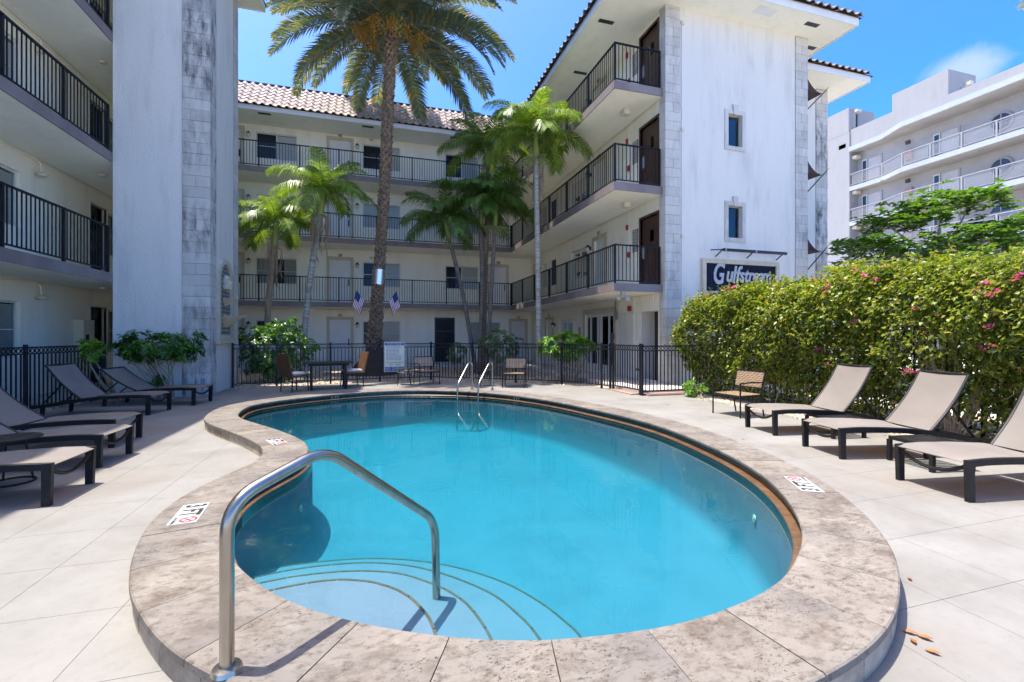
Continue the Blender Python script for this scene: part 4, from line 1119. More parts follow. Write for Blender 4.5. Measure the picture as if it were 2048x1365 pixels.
m.quad((-6.2, 11.85, zt), (-3.12, 11.85, zt), (-3.9, 12.7, zt+.6), (-6.2, 12.7, zt+.6)); m.quad((-3.12, 11.85, zt), (-3.12, 15.25, zt), (-3.9, 14.4, zt+.6), (-3.9, 12.7, zt+.6)); m.quad((-3.9, 12.7, zt+.6), (-3.9, 14.4, zt+.6), (-6.6, 14.4, zt+.6), (-6.6, 12.7, zt+.6)); m.quad((-3.12, 15.25, zt), (-6.2, 15.25, zt), (-6.2, 14.4, zt+.6), (-3.9, 14.4, zt+.6))
roof = m.build('roof', MT['ridge'], lw)
tile_field(roof, (-3.08, 12.0, zt), (-3.08, 15.2, zt), (-1, 0, 0), R(35), 2, TILED)
MB().box(-3.98, 12.53, .28, -3.90, 12.57, .42).build('outlet_box', MT['grey'], lw)
conduit(lw, [(-3.94, 12.555, .28), (-3.94, 12.555, .0)], .012, 'outlet_conduit', 'grey')

# ------------------------------------------------------------------ wall fountain on the tower
fo = thing('wall_fountain', 'arched wall fountain of patterned tile with carved stone basins', 'fountain', (-3.80, 13.7, 1.25))
ff = Fr((-3.82, 13.7, 0), (0, 1, 0), (1, 0, 0))
def arch(w, z0, zs, n=14): return [(-w, z0), (w, z0), (w, zs)] + [(w*math.cos(a), zs+w*1.0*math.sin(a)) for a in np.linspace(0, math.pi, n)[1:-1]] + [(-w, zs)]
outer, inner = arch(.60, 1.33, 2.85), arch(.47, 1.46, 2.85)
m = MB(); n = len(outer)
for i in range(n):
    j = (i+1) % n
    m.quad(ff.p(outer[i][0], .07, outer[i][1]), ff.p(outer[j][0], .07, outer[j][1]), ff.p(inner[j][0], .07, inner[j][1]), ff.p(inner[i][0], .07, inner[i][1]))
    m.quad(ff.p(outer[i][0], .0, outer[i][1]), ff.p(outer[j][0], .0, outer[j][1]), ff.p(outer[j][0], .07, outer[j][1]), ff.p(outer[i][0], .07, outer[i][1]))
    m.quad(ff.p(inner[i][0], .02, inner[i][1]), ff.p(inner[j][0], .02, inner[j][1]), ff.p(inner[j][0], .07, inner[j][1]), ff.p(inner[i][0], .07, inner[i][1]))
m.build('stone_arch', MT['trim'], fo)
MB().quad(*[ff.p(a, .022, b) for a, b in inner]).build('tile_field', MT['fountain_tile'], fo)
ff.box(MB(), -.68, .68, .0, .12, 1.24, 1.33).build('stone_sill', MT['trim'], fo)
def basin(z, r, h):
    m = MB(); k = 20; prof = [(.12, -h), (.35, -h*.75), (.75, -h*.3), (1.0, 0), (.93, .0), (.7, -h*.2), (.2, -h*.5)]
    vs = []
    for pr_, pz in prof:
        for j in range(k+1):
            a = math.pi*j/k; sc_ = 1+.09*math.cos(j*math.pi*.9)*pr_
            vs.append(ff.p(r*pr_*sc_*math.cos(a), .02+r*.95*pr_*sc_*math.sin(a), z+pz+.03*math.cos(j*math.pi*.9)*pr_))
    m.v = [tuple(q) for q in vs]
    for i in range(len(prof)-1):
        for j in range(k): m.f.append((i*(k+1)+j, i*(k+1)+j+1, (i+1)*(k+1)+j+1, (i+1)*(k+1)+j))
    return m.build('shell_basin', MT['trim'], fo, True)
basin(1.96, .50, .30); basin(2.42, .33, .20)
m = MB()
for (dx, dz, r_, dd) in ((0, 0, .15, .1), (-.12, .07, .08, .1), (.12, .07, .08, .1), (0, .15, .09, .08), (0, -.08, .09, .18), (-.1, -.09, .07, .1), (.1, -.09, .07, .1), (0, -.02, .06, .22)):
    bm = bmesh.new(); bmesh.ops.create_icosphere(bm, subdivisions=2, radius=r_)
    m.addbm(bm, Matrix.Translation(ff.p(dx, dd*.6, 2.80+dz)))
m.build('carved_spout', MT['trim'], fo, True)

# ------------------------------------------------------------------ tower sign and awnings
gs = thing('building_sign', 'navy tiled wall sign with white Gulfstream lettering and stone border', 'sign', (10.3, 10.88, 2.5))
m = MB()
for a, b, c, d in ((8.92, 11.68, 3.52, 3.64), (8.92, 11.68, 2.60, 2.72), (8.92, 9.04, 2.72, 3.52), (11.56, 11.68, 2.72, 3.52)): ft.box(m, a, b, .001, .09, c, d)
m.build('stone_border', MT['trim'], gs)
ft.box(MB(), 9.04, 11.56, .001, .04, 2.72, 3.52).build('sign_panel', MT['sign_tile'], gs)
text_part('letter', 'G', .86, ft.W(9.46, .05, 3.20), MT['paper'], gs, .02, .22, .018, sx=.62)
xs = 9.74
for ch, sz, wd in (('u', .62, .25), ('l', .68, .15), ('f', .68, .18), ('s', .56, .22), ('t', .58, .19), ('r', .56, .20), ('e', .56, .23), ('a', .56, .24), ('m', .56, .30)):
    xs += wd/2 - .02; text_part('letter', ch, sz, ft.W(xs, .05, 3.20), MT['paper'], gs, .02, .25, .014, sx=.8); xs += wd/2 - .02
m = MB().tube([(9.0, 10.6, 3.84), (9.35, 10.58, 3.87), (9.42, 10.58, 3.87)], .016, 6); m.tube([(9.42, 10.58, 3.87), (11.68, 10.58, 3.87)], .045, 8)
for x in (9.4, 10.5, 11.6): m.tube([(x, 10.86, 3.72), (x, 10.60, 3.87)], .018, 6)
lb = m.build('light_bar', MT['black'], gs, True)
for x in (9.45, 10.52): MB().tube([(x, 10.58, 3.87), (x+.05, 10.58, 3.87)], .05, 8).build('bar_collar', MT['grey'], lb)
for k, z in enumerate((9.30, 6.72, 4.28)):
    aw = thing('window_awning', ('topmost', 'middle', 'lowest')[k] + ' brown spear awning on the side of the end tower', 'awning', (12.88, 11.9, z-.7), 0, 'awnings on the end tower')
    prof = [(0, .38)] + [(.72*t, .38-.56*(1-(1-t)**2.2)) for t in np.linspace(.12, 1, 7)] + [(0, -.18)]
    m = MB(); y0, y1 = 10.99, 12.25; n = len(prof)
    for y in (y0, y1): m.v += [(12.875+a, y, z+b) for a, b in prof]
    for i in range(n-1): m.f.append((i, i+1, n+i+1, n+i))
    m.f += [tuple(range(n)), tuple(range(2*n-1, n-1, -1))]
    m.build('canopy', MT['awning'], aw)
    for y in (y0-.03, y1+.03):
        MB().tube([(12.88, y, z-.85), (13.62, y, z-.16), (13.85, y, z+.06)], [.018, .018, .004], 6).build('spear_rod', MT['black'], aw)

# ------------------------------------------------------------------ fences and gate
PICK = MB().box(-.0095, -.0095, 0, .0095, .0095, 1.0).mesh('picket', MT['fence'])
FPOST = MB().cbox(-.026, -.026, 0, .026, .026, 1.24, .004).mesh('post', MT['fence'])
RING = MB()
for j in range(12):
    a0, a1 = 2*math.pi*j/12, 2*math.pi*(j+1)/12
    for r0, r1, y in ((.036, .046, -.008), ): 
        q = [(r*math.cos(a), y_, r*math.sin(a)) for r, a, y_ in ((r0, a0, -.008), (r1, a0, -.008), (r1, a1, -.008), (r0, a1, -.008), (r0, a0, .008), (r1, a0, .008), (r1, a1, .008), (r0, a1, .008))]
        RING.hexa(q)
RING = RING.mesh('ring', MT['fence'])
def fence(name, label, pts, z=0.0, H=1.2, gap=.104, step=1.85, rings=True, ends=True, group='pool fences', ringmax=290):
    o = thing(name, label, 'fence' if name != 'pool_gate' else 'gate', (*pts[0], z), 0, group if name != 'pool_gate' else None)
    pts = [Vector((*p, 0)) for p in pts]; top = MB(); nr = 0
    for a, b in zip(pts, pts[1:]):
        for zz, w, h in ((H-.012, .034, .026), (H-.128, .028, .022) if rings else (H*.5, .028, .022), (.10, .028, .026)):
            m = MB().bar(a+Vector((0, 0, z+zz)), b+Vector((0, 0, z+zz)), w, h); m.build('rail', MT['fence'], o)
    for a, b in zip(pts, pts[1:]):
        L_ = (b-a).length; ang = math.atan2(b.y-a.y, b.x-a.x); n = max(1, round(L_/step))
        for i in range(n + (1 if b is pts[-1] else 0)):
            p = a.lerp(b, i/n); inst('post', FPOST, o, TR(p.x, p.y, z-.02, ang) @ Matrix.Diagonal((1, 1, (H+.02)/1.2, 1)))
        per = max(2, round(L_/n/gap))
        for i in range(n):
            for j in range(per):
                if j:
                    p = a.lerp(b, (i+j/per)/n); inst('picket', PICK, o, TR(p.x, p.y, z+.10, ang) @ Matrix.Diagonal((1, 1, H-.12 if not rings else H-.225, 1)))
                if rings and nr < ringmax:
                    p = a.lerp(b, (i+(j+.5)/per)/n); inst('ring', RING, o, TR(p.x, p.y, z+H-.07, ang)); nr += 1
    return o
fence('pool_fence', 'dark metal pool fence with ring frieze in front of the palms', [(-3.75,14.2),(-2.7,14.46),(.15,14.86),(1.75,14.96),(2.95,14.1),(5.3,12.5),(5.93,11.2),(6.0,10.85)])
gt = fence('pool_gate', 'dark metal pool gate with round latch near the closet doors', [(6.04,10.76),(6.13,9.62)], .03, 1.18, step=1.2)
MB().bar((6.02,10.78,.9), (6.02,10.78,1.52), .05, .05).build('latch_post', MT['fence'], gt)
MB().lathe([(0, .03), (.05, .025), (.06, 0), (.05, -.025), (0, -.03)], 12, (6.10, 9.72, .62)).build('latch', MT['black'], gt, True)
fence('pool_fence', 'short dark fence panel between the gate and the flowering hedge', [(6.14,9.56),(8.25,9.62)], 0, 1.2)
fence('pool_fence', 'tall dark picket fence half hidden inside the flowering hedge', [(8.25,9.5),(8.3,-1.0)], 0, 1.6, .145, 2.4, False)
fence('pool_fence', 'dark metal pool fence in deep shade behind the row of shaded loungers', [(-6.4,6.2),(-5.86,12.5)], 0, 1.24, .10)
pk = MB().box(6.22, 9.42, -.02, 8.2, 9.74, .035).box(5.95, 9.74, -.02, 6.24, 10.85, .03); struct(pk.build('threshold', MT['pink']))

# ------------------------------------------------------------------ pool rules sign
ps = thing('pool_rules_sign', 'white and blue pool rules sign hung on the pool fence', 'sign', (.56, 14.83, .3))
fs = Fr((.15, 14.82, 0), Vector((1.6, .10, 0)).normalized(), Vector((.10, -1.6, 0)).normalized())
fs.box(MB(), .12, .76, .0, .012, .30, 1.245).build('sign_board', MT['paper'], ps)
fs.box(MB(), .145, .735, .0125, .0145, .325, 1.22).build('sign_face', MT['signcream'], ps)
fs.box(MB(), .15, .73, .0155, .018, 1.13, 1.21).build('header_band', MT['signblue'], ps)
fs.box(MB(), .15, .73, .0155, .018, .33, .455).build('footer_band', MT['signblue'], ps)
text_part('heading', 'POOL RULES', .085, fs.W(.44, .02, 1.17), MT['paper'], ps, .001, bold=.002, sx=.98)
text_part('warning', 'NO DIVING', .125, fs.W(.44, .02, .392), MT['paper'], ps, .001, bold=.003, sx=.86)
text_part('depth_text', 'POOL MAXIMUM DEPTH', .06, fs.W(.44, .018, .585), MT['ink'], ps, .001, sx=.78)
text_part('unit_text', 'FEET      INCHES', .06, fs.W(.46, .018, .515), MT['ink'], ps, .001, sx=.8)
text_bars('small_print', fs.W(.44, .017, .885), .50, .46, 11, .022, MT['signblue'], ps, 3)

# ------------------------------------------------------------------ loungers
RAILP = [(0,.335),(.25,.345),(.6,.336),(1.0,.31),(1.35,.255),(1.65,.205),(1.92,.185)]
def rz_(x):
    for (a, b), (c, d) in zip(RAILP, RAILP[1:]):
        if a <= x <= c: return lerp(b, d, (x-a)/(c-a))
    return RAILP[-1][1]
def lounger(label, x, y, ang, back, group):
    o = thing('sun_lounger', label, 'sun lounger', (x, y, 0), R(ang), group)
    fm, sm = MT['lounge_frame'], MT['sling']; W_ = .305
    rp = [Vector((p[0], 0, p[1])) for p in catmull([(a, b) for a, b in RAILP], False, 4)] if False else [(p.x, p.y) for p in catmull(RAILP, False, 4)]
    for s in (-1, 1):
        m = MB()
        st = []
        for (px, pz) in rp: st.append((lambda px, pz: (lambda d, z: (px, s*W_+d, pz+z)))(px, pz))
        prof = [(-.018, -.032), (.018, -.032), (.018, .022), (.012, .028), (-.012, .028), (-.018, .022)]
        m.sweep(st, prof); m.local('side_rail', fm, o, True)
        m = MB(); m.hexa([(.0, s*W_-.02, 0), (.062, s*W_-.02, 0), (.062, s*W_+.02, 0), (.0, s*W_+.02, 0), (-.012, s*W_-.02, .362), (.058, s*W_-.02, .362), (.058, s*W_+.02, .362), (-.012, s*W_+.02, .362)]); m.local('leg', fm, o)
        m = MB(); m.hexa([(1.73, s*W_-.018, 0), (1.78, s*W_-.018, 0), (1.78, s*W_+.018, 0), (1.73, s*W_+.018, 0), (1.71, s*W_-.018, .2), (1.77, s*W_-.018, .2), (1.77, s*W_+.018, .2), (1.71, s*W_+.018, .2)]); m.local('leg', fm, o)
    m = MB().tube([(.02, yy, .325-.115*math.sin(math.pi*(yy+W_)/(2*W_))**.8) for yy in np.linspace(-W_, W_, 13)], .017, 8); m.local('end_bar', fm, o, True)
    m = MB().bar((1.88, -W_, .185), (1.88, W_, .185), .03, .03).bar((.98, -W_, .28), (.98, W_, .28), .03, .03); m.local('cross_bar', fm, o)
    # seat sling
    m = MB(); xs = np.linspace(-.015, 1.10, 15); ys = np.linspace(-W_+.008, W_-.008, 9); 
    def sz(x, yy): return rz_(max(x, 0))+.031 - .022*(1-(yy/W_)**2)*min(1, max(0, (x+.02)*8)) - (.02 if x < 0 else 0)
    for dz in (0, -.006):
        for x_ in xs:
            for yy in ys: m.v.append((x_, yy, sz(x_, yy)+dz))
    n1, n2 = len(xs), len(ys)
    for i in range(n1-1):
        for j in range(n2-1):
            a = i*n2+j; m.f.append((a, a+n2, a+n2+1, a+1)); b = a+n1*n2; m.f.append((b, b+1, b+n2+1, b+n2))
    m.local('seat_sling', sm, o, True)
    # back
    hx, hz = 1.13, rz_(1.13)+.03; c, s_ = math.cos(R(back)), math.sin(R(back)); L_ = .82
    def bp(t, yy, dn):
        bow = .035*math.sin(math.pi*min(1, t/L_))
        return (hx+c*t+s_*(bow-dn)*1.0, yy, hz+s_*t-c*(bow-dn)*1.0)
    m = MB(); ts = np.linspace(0, L_, 10)
    for dn in (0, -.006):
        for t in ts:
            for yy in ys: m.v.append(bp(t, yy, dn-.012*(1-(yy/W_)**2)))
    n1 = len(ts)
    for i in range(n1-1):
        for j in range(n2-1):
            a = i*n2+j; m.f.append((a, a+n2, a+n2+1, a+1)); b = a+n1*n2; m.f.append((b, b+1, b+n2+1, b+n2))
    m.local('back_sling', sm, o, True)
    for s in (-1, 1):
        m = MB().tube([bp(t, s*W_, -.008) for t in ts], .017, 8); m.local('back_rail', fm, o, True)
        a, b = bp(.42, s*(W_-.05), -.02), (1.13+.55*c+.30, s*(W_-.05), rz_(min(1.9, 1.13+.55*c+.30)))
        MB().bar(a, b, .02, .02).local('back_prop', fm, o)
    MB().tube([bp(L_, yy, -.008) for yy in (-W_, 0, W_)], .015, 8).local('top_bar', fm, o, True)
    return o
GL, GR_ = 'loungers in the shade of the building', 'loungers in the sun by the hedge'
lounger('shaded lounger nearest the camera, closest to the round side table', -2.64, 5.15, 180, 42, GL)
lounger('shaded lounger second from the camera, next to the round side table', -2.86, 6.38, 178, 42, GL)
lounger('shaded lounger third from the camera, in the middle of its row', -3.20, 7.41, 176, 42, GL)
lounger('shaded lounger with steep backrest against the dark fence', -3.86, 10.1, 170, 47, GL)
lounger('shaded lounger with low backrest beside the tower shrub', -3.5, 11.2, 168, 33, GL)
lounger('sunlit lounger beside the woven armchair by the hedge', 5.56, 5.51, -9, 54, GR_)
lounger('middle of the three sunlit loungers along the hedge', 5.28, 4.29, -13, 54, GR_)
lounger('sunlit lounger nearest the camera, cut by the photo edge', 4.97, 2.95, -8, 54, GR_)

def slat_table(label, x, y, ang):
    o = thing('side_table', label, 'side table', (x, y, 0), R(ang), 'low slatted side tables'); fm = MT['lounge_frame']; s = .24
    for k in range(9):
        yy = -s+.02+k*(2*s-.04)/8; MB().box(-s+.03, yy-.018, .268, s-.03, yy+.018, .282).local('slat', fm, o)
    m = MB()
    for a, b in (((-s, -s), (s, -s)), ((s, -s), (s, s)), ((s, s), (-s, s)), ((-s, s), (-s, -s))): m.bar((*a, .265), (*b, .265), .03, .036)
    m.local('frame', fm, o)
    for a in (-s, s):
        for b in (-s, s): MB().box(a-.02, b-.02, 0, a+.02, b+.02, .246).local('leg', fm, o)
slat_table('low slatted side table between the far and middle sunlit loungers', 6.42, 5.0, -10)
slat_table('low slatted side table between the middle and near sunlit loungers', 5.92, 3.52, -10)
rt = thing('side_table', 'small round dark side table between two shaded loungers', 'side table', (-3.42, 5.70, 0))
MB().lathe([(0, .455), (.21, .455), (.222, .448), (.222, .436), (.0, .436)], 28).local('table_top', MT['lounge_frame'], rt, True)
m = MB()
for k in range(3):
    a = 2*math.pi*k/3+.4; m.tube([(.09*math.cos(a), .09*math.sin(a), .436), (.15*math.cos(a), .15*math.sin(a), .012)], .009, 6)
m.local('leg_frame', MT['lounge_frame'], rt, True)
MB().tube([(.17*math.cos(a), .17*math.sin(a), .011) for a in np.linspace(0, 2*math.pi, 24, False)], .009, 6, closed=True).local('base_ring', MT['lounge_frame'], rt, True)

# ------------------------------------------------------------------ chairs and table
def lattice(m, w, h, k, l, t, P):
    """woven strips in a w x h panel; P maps (u,v,d) to a point"""
    for i in range(k+1):
        u = -w/2+w*i/k
        for j in range(l):
            v0, v1 = h*j/l, h*(j+1)/l; s = .004 if (i+j) % 2 else -.004
            m.quad(P(u-t, v0, s), P(u+t, v0, s), P(u+t, v1, s), P(u-t, v1, s))
    for j in range(l+1):
        v0 = h*j/l
        for i in range(k):
            a, b = -w/2+w*i/k, -w/2+w*(i+1)/k; s = -.004 if (i+j) % 2 else .004
            m.quad(P(a, v0-t, s), P(b, v0-t, s), P(b, v0+t, s), P(a, v0+t, s))
def armchair(label, x, y, ang):
    """faces local -y"""
    o = thing('armchair', label, 'armchair', (x, y, 0), R(ang), 'woven metal armchairs'); fm = MT['lounge_frame']; w = .30
    for s in (-1, 1):
        MB().tube([(s*w, -.28, 0), (s*w, -.28, .60)], .014, 6).local('leg', fm, o, True)
        MB().tube([(s*w, .30, 0), (s*w, .22, .40), (s*w*.98, .34, .80)], .014, 6).local('leg', fm, o, True)
        MB().tube([(s*w, -.29, .60), (s*w, .0, .615), (s*w, .27, .60)], .015, 6).local('armrest', fm, o, True)
        MB().bar((s*w, -.28, .37), (s*w, .23, .37), .022, .03).local('side_rail', fm, o)
    m = MB().bar((-w, -.28, .37), (w, -.28, .37), .022, .03).bar((-w, .22, .37), (w, .22, .37), .022, .03).bar((-w, .338, .795), (w, .338, .795), .022, .022).bar((-w, .258, .50), (w, .258, .50), .022, .022); m.local('cross_bar', fm, o)
    m = MB(); lattice(m, .54, .48, 14, 12, .0145, lambda u, v, d: (u, -.26+v, .392+d)); m.local('woven_seat', MT['strap'], o)
    m = MB(); lattice(m, .56, .28, 14, 8, .0105, lambda u, v, d: (u, .262+v*.265+d, .51+v)); m.local('woven_back', MT['strap'], o)
armchair('woven metal armchair beside the pool rules sign', 1.48, 13.75, 12)
armchair('woven metal armchair just behind the pool ladder', 3.76, 12.25, -24)
armchair('woven metal armchair standing alone in front of the hedge', 6.35, 6.78, -84)
def wire_table(label, x, y):
    o = thing('side_table', label, 'side table', (x, y, 0), 0, 'small metal side tables'); fm = MT['lounge_frame']
    MB().cbox(-.2, -.2, .44, .2, .2, .465, .004).local('table_top', fm, o)
    for s in (-1, 1):
        MB().tube(smooth_path([(s*.13, -.15, .44), (s*.19, -.18, .012), (s*.19, .18, .012), (s*.13, .15, .44)], .05, 4), .009, 6).local('leg_loop', fm, o, True)
wire_table('small metal side table below the pool rules sign', .82, 13.75)
wire_table('small metal side table seen through the pool ladder', 3.05, 12.75)
def wicker_chair(label, x, y, ang):
    """faces local +x"""
    o = thing('wicker_chair', label, 'chair', (x, y, 0), R(ang), 'wicker dining chairs')
    for a, b, l in ((.22, .21, .40), (.22, -.21, .40), (-.22, .20, .42), (-.22, -.20, .42)):
        MB().tube([(a*1.12, b*1.05, 0), (a, b, l)], [.014, .018], 6).local('leg', MT['lounge_frame'], o, True)
    m = MB().cbox(-.24, -.23, .38, .24, .23, .43, .01); m.local('seat_frame', MT['wicker'], o)
    m = MB().cbox(-.21, -.215, .43, .25, .215, .49, .022); m.local('cushion', MT['cushion'], o, True)
    m = MB(); 
    for dd in (0, .03): lattice(m, .44, .56, 11, 20, .017, lambda u, v, d: (-.235-v*.22+d-dd, u*(1+.08*v), .40+v))
    m.local('woven_back', MT['wicker'], o)
    m = MB().tube([(-.25, -.22, .38), (-.37, -.235, .95), (-.375, .235, .95), (-.25, .22, .38)], .017, 6); m.local('back_frame', MT['wicker'], o, True)
wicker_chair('wicker chair with its back toward the clipped bush', -2.0, 12.95, 48)
wicker_chair('wicker chair on the palm tree side of the dining table', -.62, 13.72, 205)
dt = thing('dining_table', 'dark outdoor dining table between two wicker chairs', 'table', (-1.22, 13.3, 0), R(8))
MB().cbox(-.62, -.42, .70, .62, .42, .725, .006).local('table_top', MT['lounge_frame'], dt)
MB().box(-.50, -.34, .64, .50, .34, .70).local('apron', MT['lounge_frame'], dt)
for a in (-.42, .42):
    for b in (-.34, .34): MB().box(a-.03, b-.03, 0, a+.03, b+.03, .64).local('leg', MT['lounge_frame'], dt)
# fallen leaves by the coping
for k, (x, y, s) in enumerate(((2.47, 1.585, .03), (2.50, 1.545, .034), (2.45, 1.53, .026), (2.42, 1.46, .03), (3.05, 1.92, .022), (4.9, 5.1, .025), (5.8, 8.1, .03))):
    m = MB(); a = random.uniform(0, 6.28)
    for j in range(6):
        t0, t1 = j/6, (j+1)/6; w0, w1 = math.sin(math.pi*t0)*.45, math.sin(math.pi*t1)*.45
        z0, z1 = .004+.35*s*t0*t0, .004+.35*s*t1*t1
        m.quad((t0*s*2, -w0*s, z0+.012*w0), (t1*s*2, -w1*s, z1+.012*w1), (t1*s*2, 0, z1), (t0*s*2, 0, z0)); m.quad((t0*s*2, 0, z0), (t1*s*2, 0, z1), (t1*s*2, w1*s, z1+.014*w1), (t0*s*2, w0*s, z0+.014*w0))
    o = inst('fallen_leaf', m.mesh('fallen_leaf', MT['fallen'], True), None, TR(x, y, .001, a))
    tag(o, ('curled fallen leaf farthest from camera in the coping cluster', 'largest curled fallen leaf in the middle of the coping cluster', 'small curled fallen leaf tight against the coping riser', 'fallen leaf lying apart just in front of the coping cluster')[k] if k < 4 else ('tiny dry leaf alone on the deck by the near pool edge', 'tiny dry leaf on the deck between pool and far sunlit lounger', 'tiny dry leaf on the deck near the lone woven armchair')[k-4], 'leaf', 'fallen leaves by the coping' if k < 4 else 'fallen leaves on the deck')

# ------------------------------------------------------------------ plants
CA = R(16.76); CF = Vector((math.sin(CA), math.cos(CA), 0)); CR = Vector((math.cos(CA), -math.sin(CA), 0))
def site(px, t):
    """ground point seen at photo column px, t metres ahead (used once to read positions off the photograph)"""
    p = CF*t + CR*(t*(px-1024)/910); return p.x, p.y
def hgt(py, t): return 1.45+(671-py)/910*t
def leaves_mesh(name, P, D, N, L, W, mat, parent, fold=.18):
    P, D, N = (np.asarray(a, float) for a in (P, D, N)); n = len(P)
    D /= np.linalg.norm(D, axis=1, keepdims=True)+1e-9
    S_ = np.cross(D, N); S_ /= np.linalg.norm(S_, axis=1, keepdims=True)+1e-9
    N2 = np.cross(S_, D); L = np.broadcast_to(L, n)[:, None]; W = np.broadcast_to(W, n)[:, None]
    mid = P+D*L*.48
    V = np.stack([P, mid+S_*W/2+N2*W*fold, P+D*L-N2*L*.10, mid-S_*W/2+N2*W*fold], 1).reshape(-1, 3)
    if parent is not None: V = V-np.array(WM[parent.name].translation)
    me = bpy.data.meshes.new(name)
    i = np.arange(n)*4
    T = np.stack([i, i+1, i+2, i, i+2, i+3], 1).reshape(-1)
    me.vertices.add(4*n); me.vertices.foreach_set('co', V.ravel())
    me.loops.add(6*n); me.loops.foreach_set('vertex_index', T)
    me.polygons.add(2*n); me.polygons.foreach_set('loop_start', np.arange(2*n)*3)
    try: me.polygons.foreach_set('loop_total', np.full(2*n, 3))
    except Exception: pass
    me.update(calc_edges=True); me.validate(); me.materials.append(mat)
    return inst(name, me, parent, Matrix.Translation(WM[parent.name].translation) if parent is not None else Matrix())
def frond(m, base, az, e0, e1, L_, nl, ll, lw, vee=.5, droop=.5, rr=.012, rs=random, f0=.45, f1=1.3):
    """one pinnate frond into m: rachis and two rows of leaflets"""
    K = 14; p = Vector(base); pts = [p.copy()]; tans = []
    h = Vector((math.cos(az), math.sin(az), 0)); side = Vector((-h.y, h.x, 0))
    sw = rs.uniform(-.25, .25)
    for k in range(K):
        e = lerp(e0, e1, (k/K)**1.25); t = (h*math.cos(e) + Vector((0, 0, math.sin(e))) + side*sw*(k/K)**2*.6).normalized()
        tans.append(t); p = p+t*(L_/K); pts.append(p.copy())
    tans.append(tans[-1])
    m.tube(pts, [lerp(rr, rr*.25, i/K) for i in range(K+1)], 4, False)
    for i in range(nl):
        s = .10+.90*(i+rs.random()*.5)/nl; x = s*K; k = min(int(x), K-1); f = x-k
        q = pts[k].lerp(pts[k+1], f); t = tans[k].lerp(tans[k+1], f).normalized()
        sd = t.cross(Vector((0, 0, 1)))
        if sd.length < .05: sd = side
        sd.normalize(); nn = sd.cross(t).normalized()
        l = ll*(math.sin(math.pi*min(1, .12+s*.86))**.55)*rs.uniform(.85, 1.1); fw = lerp(f0, f1, s)
        for sg_ in (-1, 1):
            d = (sd*sg_ + t*fw + nn*(vee+rs.uniform(-.18, .18))).normalized()
            a = d.cross(nn)
            if a.length < .05: a = t.copy()
            a = a.normalized()*lw/2
            mid = q+d*l*.5; tip = q+d*l*.95+Vector((0, 0, -droop*l*rs.uniform(.7, 1.2)*.6)); mid += Vector((0, 0, -droop*l*.08))
            b = len(m.v)
            m.v += [tuple(q-a*.6), tuple(q+a*.6), tuple(mid+a), tuple(mid-a), tuple(tip)]
            m.f += [(b, b+1, b+2, b+3), (b+3, b+2, b+4)]
def curve3(pts, k=10):
    out = []; P = [Vector(p) for p in pts]; n = len(P)
    for i in range(n-1):
        a, b, c, d = P[max(i-1, 0)], P[i], P[i+1], P[min(i+2, n-1)]
        for j in range(k):
            t = j/k; out.append(.5*((2*b)+(c-a)*t+(2*a-5*b+4*c-d)*t*t+(3*b-a-3*c+d)*t**3))
    out.append(P[-1]); return out
def feather_palm(label, base, mid, top, L_, n, mat, bark, r=.075, dead=0, seeds=0, seed=1, shaft=.8, ll=.62):
    rs = random.Random(seed)
    o = thing('palm_tree', label, 'palm tree', (base[0], base[1], 0), 0, 'feather palms planted behind the fence')
    c = curve3([base, mid, top], 14)
    rad = [r*(1.45-.45*min(1, i/4))*(1+.05*(i % 2)) for i in range(len(c))]
    MB().tube(c, rad, 10).build('trunk', bark, o, True)
    t = Vector(top); up = (c[-1]-c[-3]).normalized()
    MB().tube([t, t+up*shaft*.5, t+up*shaft], [r*1.25, r*1.1, r*.55], 10).build('crownshaft', MT['shaft'], o, True)
    m = MB(); hd = t+up*shaft*.92
    for i in range(n):
        az = i*2.39996+rs.uniform(-.25, .25); q = i/n
        e0 = lerp(1.35, .25, q**.8)+rs.uniform(-.1, .1); e1 = lerp(-.1, -1.4, q**.7)+rs.uniform(-.2, .1)
        frond(m, hd-up*.12*q, az, e0, e1, L_*rs.uniform(.85, 1.08), 66, ll*rs.uniform(.9, 1.1), .031, .30, 1.05, .017, rs, .35, 1.0)
    m.build('crown', mat, o)
    if dead:
        m = MB()
        for i in range(dead):
            az = rs.uniform(0, 6.28); b = t+Vector((math.cos(az)*r, math.sin(az)*r, rs.uniform(-.1, .15)))
            ln = rs.uniform(.7, 1.5); pts = [b, b+Vector((math.cos(az)*.16, math.sin(az)*.16, -.1)), b+Vector((math.cos(az)*.2, math.sin(az)*.2, -ln*.5)), b+Vector((math.cos(az)*.12, math.sin(az)*.12, -ln))]
            m.tube(pts, [.02, .016, .012, .003], 4, False)
            for k in range(16):
                q = pts[1].lerp(pts[3], rs.random()); d = Vector((rs.uniform(-.12, .12), rs.uniform(-.12, .12), -rs.uniform(.25, .5))); a = Vector((rs.uniform(-1, 1), rs.uniform(-1, 1), 0)).normalized()*.014
                m.quad(q-a, q+a, q+d*.6+a*.8, q+d)
        m.build('dead_fronds', MT['dead'], o)
    for i in range(seeds):
        az = rs.uniform(0, 6.28); m = MB(); b = t+Vector((math.cos(az)*r, math.sin(az)*r, .02))
        for k in range(26):
            e = Vector((math.cos(az)*.28, math.sin(az)*.28, -.18))+Vector((rs.uniform(-.22, .22), rs.uniform(-.22, .22), rs.uniform(-.25, .15)))
            m.tube([b, b+e*.6+Vector((0, 0, .05)), b+e], [.008, .006, .012], 4)
        m.build('seed_cluster', MT['seed'], o)
    return o
def palm_at(label, pb, pm, pt, t, *a, **k):
    b = (*site(pb[0], t), -.02); m_ = (*site(pm[0], t), hgt(pm[1], t)); e = (*site(pt[0], t), hgt(pt[1], t))
    return feather_palm(label, b, m_, e, *a, **k)
